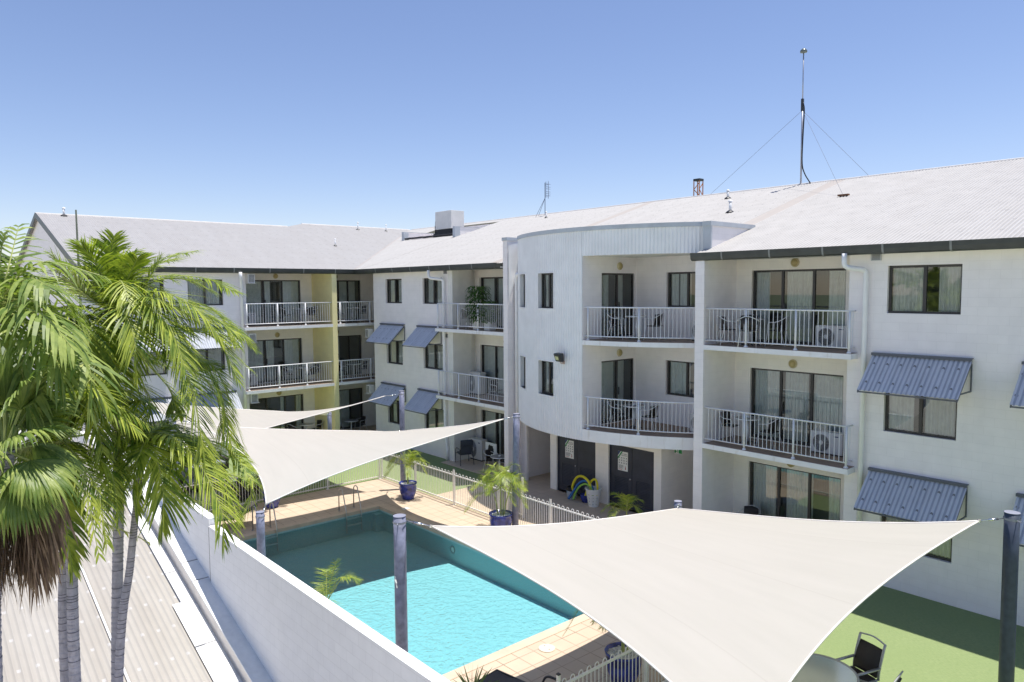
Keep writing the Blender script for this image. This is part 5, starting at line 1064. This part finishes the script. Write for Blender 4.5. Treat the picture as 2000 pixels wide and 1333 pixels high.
# round glass table and sling chairs on the lawn
t = thing('garden_table', 'round grey framed glass table on the lawn under the near sail edge', 'table', (-5.62, 11.72, 0)); mb = MB(); mb.lathe([(.62, .705), (.655, .70), (.665, .72), (.655, .745), (.62, .74), (.62, .705)], n=48); mb.build('table_rim', SILV, t, smooth=True)
mb = MB(); mb.lathe([(0, .735), (.622, .735)], n=48); mb.build('glass_top', TGLASS, t); mb = MB()
for k in range(4): a = k*pi/2+.5; mb.tube(catmull([Vector((.6*cos(a), .6*sin(a), .70)), Vector((.42*cos(a), .42*sin(a), .4)), Vector((.52*cos(a), .52*sin(a), 0))], 8), .018, 7)
mb.lathe([(.36, .30), (.375, .31), (.36, .32)], n=30); mb.build('table_legs', SILV, t, smooth=True)
def sling(label, loc, rz):
    t = thing('sling_chair', label, 'chair', loc, rz, 'padded sling chairs at the glass table'); mb = MB(); n = 8; vs = []
    for i in range(n+1):
        s = i/n; y, z = .24+.17*s-.03*sin(pi*s), .46+.47*s
        for x in (-.235, 0, .235): vs.append((x, y+(.012 if x == 0 else 0), z))
    mb.add(vs, [(3*i+e, 3*i+e+1, 3*i+e+4, 3*i+e+3) for i in range(n) for e in (0, 1)]); o = mb.build('backrest', WICK, t, smooth=True); m_ = o.modifiers.new('s', 'SOLIDIFY'); m_.thickness = .03
    mb = MB(); mb.box(-.235, .235, -.24, .25, .42, .455); mb.build('seat', WICK, t, bevel=.015); mb = MB()
    for s in (-1, 1):
        for dx in (.245, .27): mb.tube(catmull([Vector(p) for p in ((dx*s, .28, .42), (dx*s, .30, .6), (dx*s, .40, .95), (dx*s, .43, 1.02))], 10), .013, 6)
        mb.tube([(.26*s, .22, .44), (.27*s, .36, 0)], .015, 6); mb.tube([(.26*s, -.27, 0), (.27*s, -.22, .62)], .015, 6)
        mb.box(.235*s-.0, .235*s+.055*s if s > 0 else .235*s, -.26, .30, .62, .64) if s > 0 else mb.box(-.29, -.235, -.26, .30, .62, .64)
        mb.box(.25*s-.012, .25*s+.012, -.24, .27, .41, .44)
    mb.tube(catmull([Vector(p) for p in ((-.27, .43, 1.02), (0, .45, 1.06), (.27, .43, 1.02))], 8), .015, 6); mb.tube([(-.24, -.24, .43), (.24, -.24, .43)], .013, 6); mb.build('chair_frame', SILV, t, smooth=True); return t
sling('dark padded sling chair facing the round glass table on the lawn', (-5.38, 12.62, 0), -.31)
sling('second sling chair, only its pale top rail showing at the bottom edge', (-4.86, 11.95, 0), -1.47)
# pool loungers
def lounger(label, loc, rz):
    t = thing('sun_lounger', label, 'lounger', loc, rz, 'dark loungers on the pool deck'); mb = MB(); n = 12; vs = []
    for i in range(n+1):
        x = -1.0+1.95*i/n; z = .33 if x < .35 else .33+(x-.35)*.55
        for y in (-.30, .30): vs.append((x, y, z-.02*sin(i)))
    mb.add(vs, [(2*i, 2*i+2, 2*i+3, 2*i+1) for i in range(n)]); o = mb.build('sling', mat('lounger_sling', (.075, .065, .065), .7, bump=.3, bscale=80), t); s = o.modifiers.new('s', 'SOLIDIFY'); s.thickness = .02
    mb = MB()
    for s in (-1, 1):
        mb.tube([(-1.0, .31*s, .32), (.35, .31*s, .32), (.95, .31*s, .65)], .018, 7); mb.tube([(-.85, .31*s, .32), (-.9, .31*s, 0)], .018, 7); mb.tube([(.45, .31*s, .32), (.5, .31*s, 0)], .018, 7)
        mb.tube(catmull([Vector(p) for p in ((.0, .35*s, .30), (.05, .35*s, .48), (.15, .35*s, .58), (.4, .35*s, .58), (.6, .35*s, .50))], 14), .022, 7)
    mb.tube([(-1.0, -.31, .32), (-1.0, .31, .32)], .018, 7); mb.build('lounger_frame', DMET, t, smooth=True)
lounger('dark sun lounger at the bottom edge beside the near fence', (-8.85, 8.05, 0), .15)
lounger('dark sun lounger by the left end of the pool, half under the palm fronds', (-22.35, 7.75, 0), -1.9+3.14)
def sofa(label, loc, rz, w=.8):
    t = thing('garden_sofa', label, 'sofa', loc, rz, 'dark garden seats on the lawn behind the far fence'); mb = MB(); mb.box(-w, w, -.35, .35, .1, .30); mb.box(-w, w, .28, .42, .1, .75); mb.box(-w, -w+.12, -.35, .3, .1, .55); mb.box(w-.12, w, -.35, .3, .1, .55); mb.build('sofa_frame', WICK, t, bevel=.02)
    mb = MB(); mb.box(-w+.13, w-.13, -.36, .27, .31, .43); mb.box(-w+.13, w-.13, .16, .28, .43, .80); mb.build('cushion', mat('sofa_cushion', (.22, .24, .27), .85), t, bevel=.03)
sofa('grey cushioned sofa on the lawn behind the far fence', (-27.2, 8.7, 0), -hp-.2+pi); sofa('dark wicker armchair on the lawn close to the far fence', (-25.2, 9.35, 0), -hp+.3, .45); sofa('second grey sofa farther back on the lawn', (-29.6, 9.6, 0), hp+.1)

# bins, basket and noodles by the storage doors
t = thing('waste_bin', 'ribbed grey bin with a black liner beside the left storage doors', 'bin', (-17.35, 17.85, 0)); mb = MB(); n = 48
vs = [((.15+.04*k+.004*(j % 2))*cos(2*pi*j/n), (.15+.04*k+.004*(j % 2))*sin(2*pi*j/n), .32*k) for k in (0, 1) for j in range(n)]; mb.add(vs, [(j, (j+1) % n, n+(j+1) % n, n+j) for j in range(n)]); mb.build('bin_body', mat('bin_grey', (.42, .48, .52), .5), t)
mb = MB(); mb.lathe([(.195, .29), (.20, .33), (.185, .40), (.15, .42), (.12, .33), (0, .30)], n=20); mb.build('bin_liner', BLACK, t)
t = thing('laundry_basket', 'white slotted laundry basket holding pool noodles', 'basket', (-16.25, 17.75, 0)); mb = MB(); n = 40; zs = [0, .08, .10, .19, .21, .30, .32, .41, .43, .60]
def rb(z): return .17+.10*z/.6
for i in range(len(zs)-1):
    hole = i % 2 == 1 and i < 8
    for j in range(n):
        if hole and j % 4 in (1, 2): continue
        a, b = 2*pi*j/n, 2*pi*(j+1)/n; mb.quad((rb(zs[i])*cos(a), rb(zs[i])*sin(a), zs[i]), (rb(zs[i])*cos(b), rb(zs[i])*sin(b), zs[i]), (rb(zs[i+1])*cos(b), rb(zs[i+1])*sin(b), zs[i+1]), (rb(zs[i+1])*cos(a), rb(zs[i+1])*sin(a), zs[i+1]))
mb.lathe([(0, .01), (.17, .01)], n=n); o = mb.build('basket_body', WHITE, t); s = o.modifiers.new('s', 'SOLIDIFY'); s.thickness = .006; mb = MB(); mb.lathe([(.27, .58), (.295, .585), (.295, .605), (.27, .61)], n=n); mb.build('basket_rim', WHITE, t)
t = thing('flower_pot', 'small dark blue pot between the bin and the laundry basket', 'pot', (-16.75, 17.88, 0)); mb = MB(); mb.lathe([(0, 0), (.12, 0), (.17, .16), (.17, .24), (.185, .26), (.16, .26), (0, .22)], n=24); mb.build('pot', POTB, t, smooth=True)
for label, m_, pts, r in (('long yellow pool noodle arched widest over the blue pot', YL, [(-.1, 0, .3), (-.18, 0, .72), (-.48, .0, .90), (-.80, .02, .80), (-.98, .0, .45), (-.90, .02, .20)], .042),
                      ('yellow pool noodle bent in a small loop inside the basket', YL, [(.1, .05, .3), (.13, .05, .68), (.02, .08, .88), (-.16, .08, .80), (-.30, .06, .55), (-.42, .04, .22)], .036),
                      ('blue pool noodle curving from the basket down to the tiles', BL, [(-.05, .06, .3), (-.14, .06, .62), (-.42, .05, .76), (-.72, .03, .60), (-.86, -.05, .35), (-1.02, -.15, .05)], .042),
                      ('green pool noodle arching between the yellow and blue ones', GR, [(-.02, .02, .3), (-.10, -.02, .60), (-.35, -.03, .68), (-.62, -.05, .52), (-.78, -.08, .25), (-.84, -.1, .06)], .032)):
    t = thing('pool_noodle', label, 'pool noodle', (-16.25, 17.75, 0), 0, 'foam noodles in the basket'); mb = MB(); mb.tube(catmull([Vector(p) for p in pts], 28), r, 12); mb.build('foam', m_, t, smooth=True)

# notices on the storage doors
def textobj(txt, size, m, parent, loc, rot=(pi/2, 0, 0), align='CENTER', ex=.0006):
    c = bpy.data.curves.new('lettering', 'FONT'); c.body = txt; c.size = size; c.align_x = align; c.align_y = 'CENTER'; c.extrude = ex
    o = bpy.data.objects.new('lettering', c); COL.objects.link(o); dg = bpy.context.evaluated_depsgraph_get(); me = bpy.data.meshes.new_from_object(o.evaluated_get(dg)); bpy.data.objects.remove(o)
    me.materials.clear(); me.materials.append(m); q = bpy.data.objects.new('lettering', me); COL.objects.link(q); q.parent = parent; q.location = loc; q.rotation_euler = rot; return q
def notice(label, x):
    t = thing('safety_notice', label, 'sign', (x, GY+.085, 1.57), 0, 'pool safety notices on the storage doors'); w, h = .21, .32
    mb = MB(); mb.box(-w, w, -.004, 0, -h, h); mb.build('board', WHITE, t)
    for m_, a, b in ((NAVYS, 0, .12), (GREENS, .15, .21)):
        mb = MB(); mb.add([(-w+a, -.006, h), (-w+b, -.006, h), (-w, -.006, h-b*1.3), (-w, -.006, h-a*1.3)], [(0, 1, 2, 3)]); mb.build('corner_stripe', m_, t)
    textobj('Pool Safety', .055, INK, t, (.05, -.007, .245)); textobj('Resuscitation', .05, INK, t, (.06, -.007, .195)); random.seed(int(-x*10)); mb = MB()
    for r_ in range(3):
        for c in range(4):
            cx, cz = -.15+c*.10, .11-r_*.085; mb.box(cx-.012, cx+.02, -.0065, -.005, cz-.012, cz+.014); mb.box(cx-.03, cx+.03, -.0065, -.005, cz-.026, cz-.021); mb.box(cx-.02, cx-.012, -.0065, -.005, cz, cz+.024)
    for i in range(7): mb.box(-.18, -.18+random.uniform(.16, .24), -.0065, -.005, -.13-i*.018, -.137-i*.018)
    mb.build('print', INK, t); mb = MB(); mb.box(-.18, -.02, -.0065, -.005, -.285, -.270); mb.box(.10, .13, -.0065, -.005, -.27, -.20); mb.lathe([(0, -.19), (.02, -.175), (0, -.16)], (.115, -.0065, 0), 8); mb.build('red_print', RED, t)
notice('white pool safety notice on the left pair of storage doors', -17.89); notice('white pool safety notice on the right pair of storage doors', -15.44)
t = thing('exit_sign', 'green running man exit sign hanging under the tower in the passage', 'sign', (-13.72, 18.9, 2.12)); mb = MB(); mb.box(-.19, .19, -.02, .02, -.10, .10); mb.build('sign_box', WHITE, t); mb = MB(); mb.box(-.175, -.055, -.024, -.0205, -.085, .085); mb.box(.055, .175, -.024, -.0205, -.085, .085); mb.build('green_panel', GREENS, t)
mb = MB(); mb.lathe([(0, -.012), (.012, 0), (0, .012)], (.012, -.024, .055), 8)
for a, b in (((.005, .04), (-.008, -.01)), ((-.008, -.01), (.025, -.035)), ((.025, -.035), (.02, -.07)), ((-.008, -.01), (-.03, -.045)), ((-.03, -.045), (-.045, -.045)), ((.0, .03), (.03, .01)), ((.0, .03), (-.025, .015))): mb.tube([(a[0], -.024, a[1]), (b[0], -.024, b[1])], .007, 5)
mb.build('running_figure', GREENS, t); mb = MB(); mb.tube([(-.12, 0, .10), (-.12, 0, .31)], .006, 5); mb.tube([(.12, 0, .10), (.12, 0, .31)], .006, 5); mb.build('hanger', CHROME, t)

# air conditioners
def ac(label, loc, rz=0, s=1):
    t = thing('air_conditioner', label, 'air conditioner', loc, rz, 'outdoor air conditioner units'); w, d, h = .43, .16, .60
    mb = MB(); mb.box(-w, w, -d, d, .03, h); mb.build('casing', ACW, t, bevel=.02); mb = MB(); mb.lathe([(.235, 0), (.235, .01), (.22, .012)], (0, 0, 0), 28)
    for i in range(9): mb.lathe([(.03+.024*i, .008), (.034+.024*i, .012), (.038+.024*i, .008)], (0, 0, 0), 28)
    for i in range(14): a = 2*pi*i/14; mb.tube([(.05*cos(a), .05*sin(a), .01), (.22*cos(a+.5), .22*sin(a+.5), .01)], .003, 4, False)
    mb.v = [(x-.14, -d-z, .31+y) for x, y, z in mb.v]; mb.build('fan_guard', SILV, t); mb = MB(); mb.lathe([(0, .002), (.222, .002)], (0, 0, 0), 28); mb.v = [(x-.14, -d-z, .31+y) for x, y, z in mb.v]; mb.build('fan_opening', ACD, t)
    mb = MB(); mb.lathe([(0, .016), (.055, .014), (.06, .008)], (0, 0, 0), 16); mb.v = [(x-.14, -d-z, .31+y) for x, y, z in mb.v]; mb.build('fan_hub', ACW, t)
    mb = MB(); mb.box(-w+.05, w-.05, -d+.03, d-.03, 0, .03); mb.build('foot', BLACK, t); mb = MB(); mb.box(.20, .32, -d-.003, -d-.0005, .50, .525); mb.build('badge', NAVYS, t); return t
a0 = ac('outdoor air conditioner on the first floor balcony of the right wing', (-8.93, 19.0, E1)); 
dup(a0, (-8.88, 19.02, E2), 0, 'outdoor air conditioner on the top balcony of the right wing')
dup(a0, (-12.75, 18.9, E1), 0, 'outdoor air conditioner behind the column on the lower tower balcony'); dup(a0, (-12.75, 18.9, E2), 0, 'outdoor air conditioner behind the column on the upper tower balcony')
dup(a0, (-24.12, 19.05, E1), 0, 'outdoor air conditioner on the first floor balcony of the centre wing', scale=(1, 1, 1.6)); dup(a0, (-24.0, 19.0, .02), 0, 'outdoor air conditioner on the ground patio behind the armchair', scale=(1, 1, 1.5))
dup(a0, (-33.6, 12.95, E1), hp, 'outdoor air conditioner on the first floor balcony left of the yellow fin'); dup(a0, (-33.6, 12.95, E2), hp, 'outdoor air conditioner on the top balcony left of the yellow fin')
def wac(label, loc):
    t = thing('window_air_conditioner', label, 'air conditioner', loc, 0, 'box air conditioners let into the wall'); mb = MB(); mb.box(-.28, .0, -.16, .16, -.2, .2); mb.build('casing', ACW, t, bevel=.01); mb = MB()
    for i in range(4):
        for j in range(6): mb.box(.0, .004, -.12+i*.062, -.07+i*.062, -.16+j*.055, -.125+j*.055)
    mb.build('grille', ACD, t); mb = MB(); mb.box(-.28, .04, -.18, .20, -.225, -.205); mb.build('bracket', ACW, t); return t
w0 = wac('box air conditioner under the eaves at the left end of the top balcony', (-31.95, 12.62, 7.78)); dup(w0, (-31.95, 12.60, 5.14), 0, 'box air conditioner over the first floor balcony at its left end'); dup(w0, (-31.95, 12.60, 2.44), 0, 'box air conditioner over the ground patio just above the far sail')
dup(w0, (-31.2, 17.9, 5.16), -hp, 'small box air conditioner under the slab in the upper corner'); dup(w0, (-31.2, 17.9, 2.42), -hp, 'small box air conditioner under the slab in the lower corner')

# floodlight on the tower
fx, fy = -16.55, yc(-16.55, CR+.01); t = thing('floodlight', 'black floodlight fixed to the ribbed white tower', 'light', (fx, fy, 5.02), -.25)
mb = MB(); mb.add([(-.20, -.30, .14), (.20, -.30, .14), (.17, -.22, -.12), (-.17, -.22, -.12), (-.17, -.12, .17), (.17, -.12, .17), (.14, -.08, -.10), (-.14, -.08, -.10)], [(0, 3, 2, 1), (4, 5, 6, 7), (0, 1, 5, 4), (3, 7, 6, 2), (1, 2, 6, 5), (0, 4, 7, 3)]); mb.build('lamp_housing', DMET, t, bevel=.02)
mb = MB(); mb.add([(-.11, -.29, .06), (.12, -.29, .06), (.10, -.25, -.06), (-.10, -.25, -.06)], [(0, 3, 2, 1)]); mb.v = [(x, y-.006, z) for x, y, z in mb.v]; mb.build('lens', mat('lens_glass', (.55, .52, .46), .1, .5), t)
mb = MB(); mb.tube([(0, -.02, -.16), (0, -.12, -.17), (0, -.16, -.08)], .02, 6); mb.box(-.06, .06, -.03, 0, -.20, -.10); mb.build('bracket', mat('bracket_pink', (.55, .42, .38), .6), t)

# ================================================================ things on the roof
t = thing('radio_mast', 'tall silver radio mast with a dome tip and guy wires on the roof ridge', 'antenna', (-14.06, RY, 11.15)); mb = MB(); mb.tube([(0, 0, 0), (0, 0, 3.0)], .035, 8); mb.tube([(0, 0, 2.9), (0, 0, 4.95)], .022, 8); mb.build('mast', mat('mast_metal', (.42, .44, .50), .35, .6), t, smooth=True)
mb = MB(); mb.box(-.04, .04, -.05, .04, 2.78, 3.25); mb.box(-.18, .18, -.05, .05, -.02, .03); mb.build('clamp', DMET, t); mb = MB(); mb.lathe([(0, 5.13), (.06, 5.11), (.12, 5.05), (.135, 5.0), (.12, 4.97), (.02, 4.95)], n=18); mb.build('dome', mat('dome_metal', (.16, .19, .18), .25, .3), t, smooth=True)
mb = MB(); mb.tube(catmull([Vector(p) for p in ((.04, -.03, 3.1), (.09, -.03, 2.8), (.06, -.02, 2.0), (.04, -.02, .9), (.14, -.02, .45), (.42, -.05, .0))], 24), .024, 6); mb.build('cable', BLACK, t, smooth=True)
mb = MB()
for p in ((-4.2, .1, 0), (2.6, .0, 0), (3.13, -3.2, rz(23.85)-11.15)): mb.tube([(0, 0, 2.82), p], .006, 4, False)
mb.build('guy_wire', mat('wire', (.22, .23, .26), .5), t); mb = MB(); mb.box(2.95, 3.3, -3.26, -3.14, rz(23.85)-11.13, rz(23.85)-11.08); mb.build('anchor_plate', RUST, t)
t = thing('tv_antenna', 'small television antenna with struts on the roof ridge', 'antenna', (-28.0, 26.8, 11.08)); mb = MB(); mb.tube([(0, 0, 0), (0, 0, 1.7)], .018, 6); mb.tube([(0, 0, .9), (-.5, 0, .02)], .01, 4); mb.tube([(0, 0, .9), (-.25, -.45, -.1)], .01, 4); mb.tube([(0, 0, 1.58), (.25, 0, 1.58)], .01, 4); mb.tube([(0, 0, .95), (.25, 0, .95)], .01, 4)
for x in (.07, .25): mb.tube([(x, 0, .85 if x > .1 else .95), (x, 0, 1.75)], .012, 4)
for z in (1.0, 1.1, 1.2, 1.35, 1.45, 1.6): mb.tube([(.25, -.15, z), (.25, .15, z)], .012, 4)
mb.build('aerial', mat('aerial_grey', (.12, .14, .2), .5), t)
t = thing('roof_plant_box', 'large white box shaped cooler standing in the plant well on the roof', 'cooler', (-33.66, 24.75, 10.3)); mb = MB(); mb.box(-.76, .76, -.45, .45, .32, 1.32); mb.build('casing', mat('box_white', (.76, .75, .72), .5, var=.03), t, bevel=.01); mb = MB(); mb.box(-.7, .7, -.42, .42, .10, .31); mb.box(-.9, .9, -.5, .5, -.8, .1); mb.tube([(-.95, -.3, -.5), (-.95, -.3, .55), (-.8, -.3, .6)], .045, 6); mb.tube([(-.95, -.35, .3), (-.9, -.35, .8), (-.75, -.3, 1.1)], .008, 4); mb.build('stand', BLACK, t)
t = thing('crane_tip', 'distant orange crane jib end showing above the ridge', 'crane', (-41.47, 60, 4)); mb = MB()
for x in (-.3, .3):
    for y in (-.3, .3): mb.tube([(x, y, 0), (x, y, 13.4)], .05, 4)
for i in range(22):
    z = i*.6; s = 1 if i % 2 else -1; mb.tube([(-.3*s, -.3, z), (.3*s, -.3, z+.6)], .04, 4); mb.tube([(.3, -.3*s, z), (.3, .3*s, z+.6)], .04, 4)
mb.build('lattice', ORANGE, t); mb = MB(); mb.box(-.35, .35, -.35, .35, 13.4, 13.6); mb.build('jib_head', DMET, t)
t = thing('flagpole', 'thin bare pole rising behind the palms in front of the gable', 'pole', (-46, 2.2, -4)); 
t.location = (-30.0, 5.54+.05, 0); mb = MB(); mb.tube([(0, 0, 0), (0, 0, 8.0), (0, 0, 10.16)], .06, 6, True, .03); mb.build('pole', mat('pole_green', (.20, .22, .16), .6), t)

# ------------------------------------------------ parts without an own label need none; finish
for o in bpy.data.objects:
    if 'world' in o: del o['world']
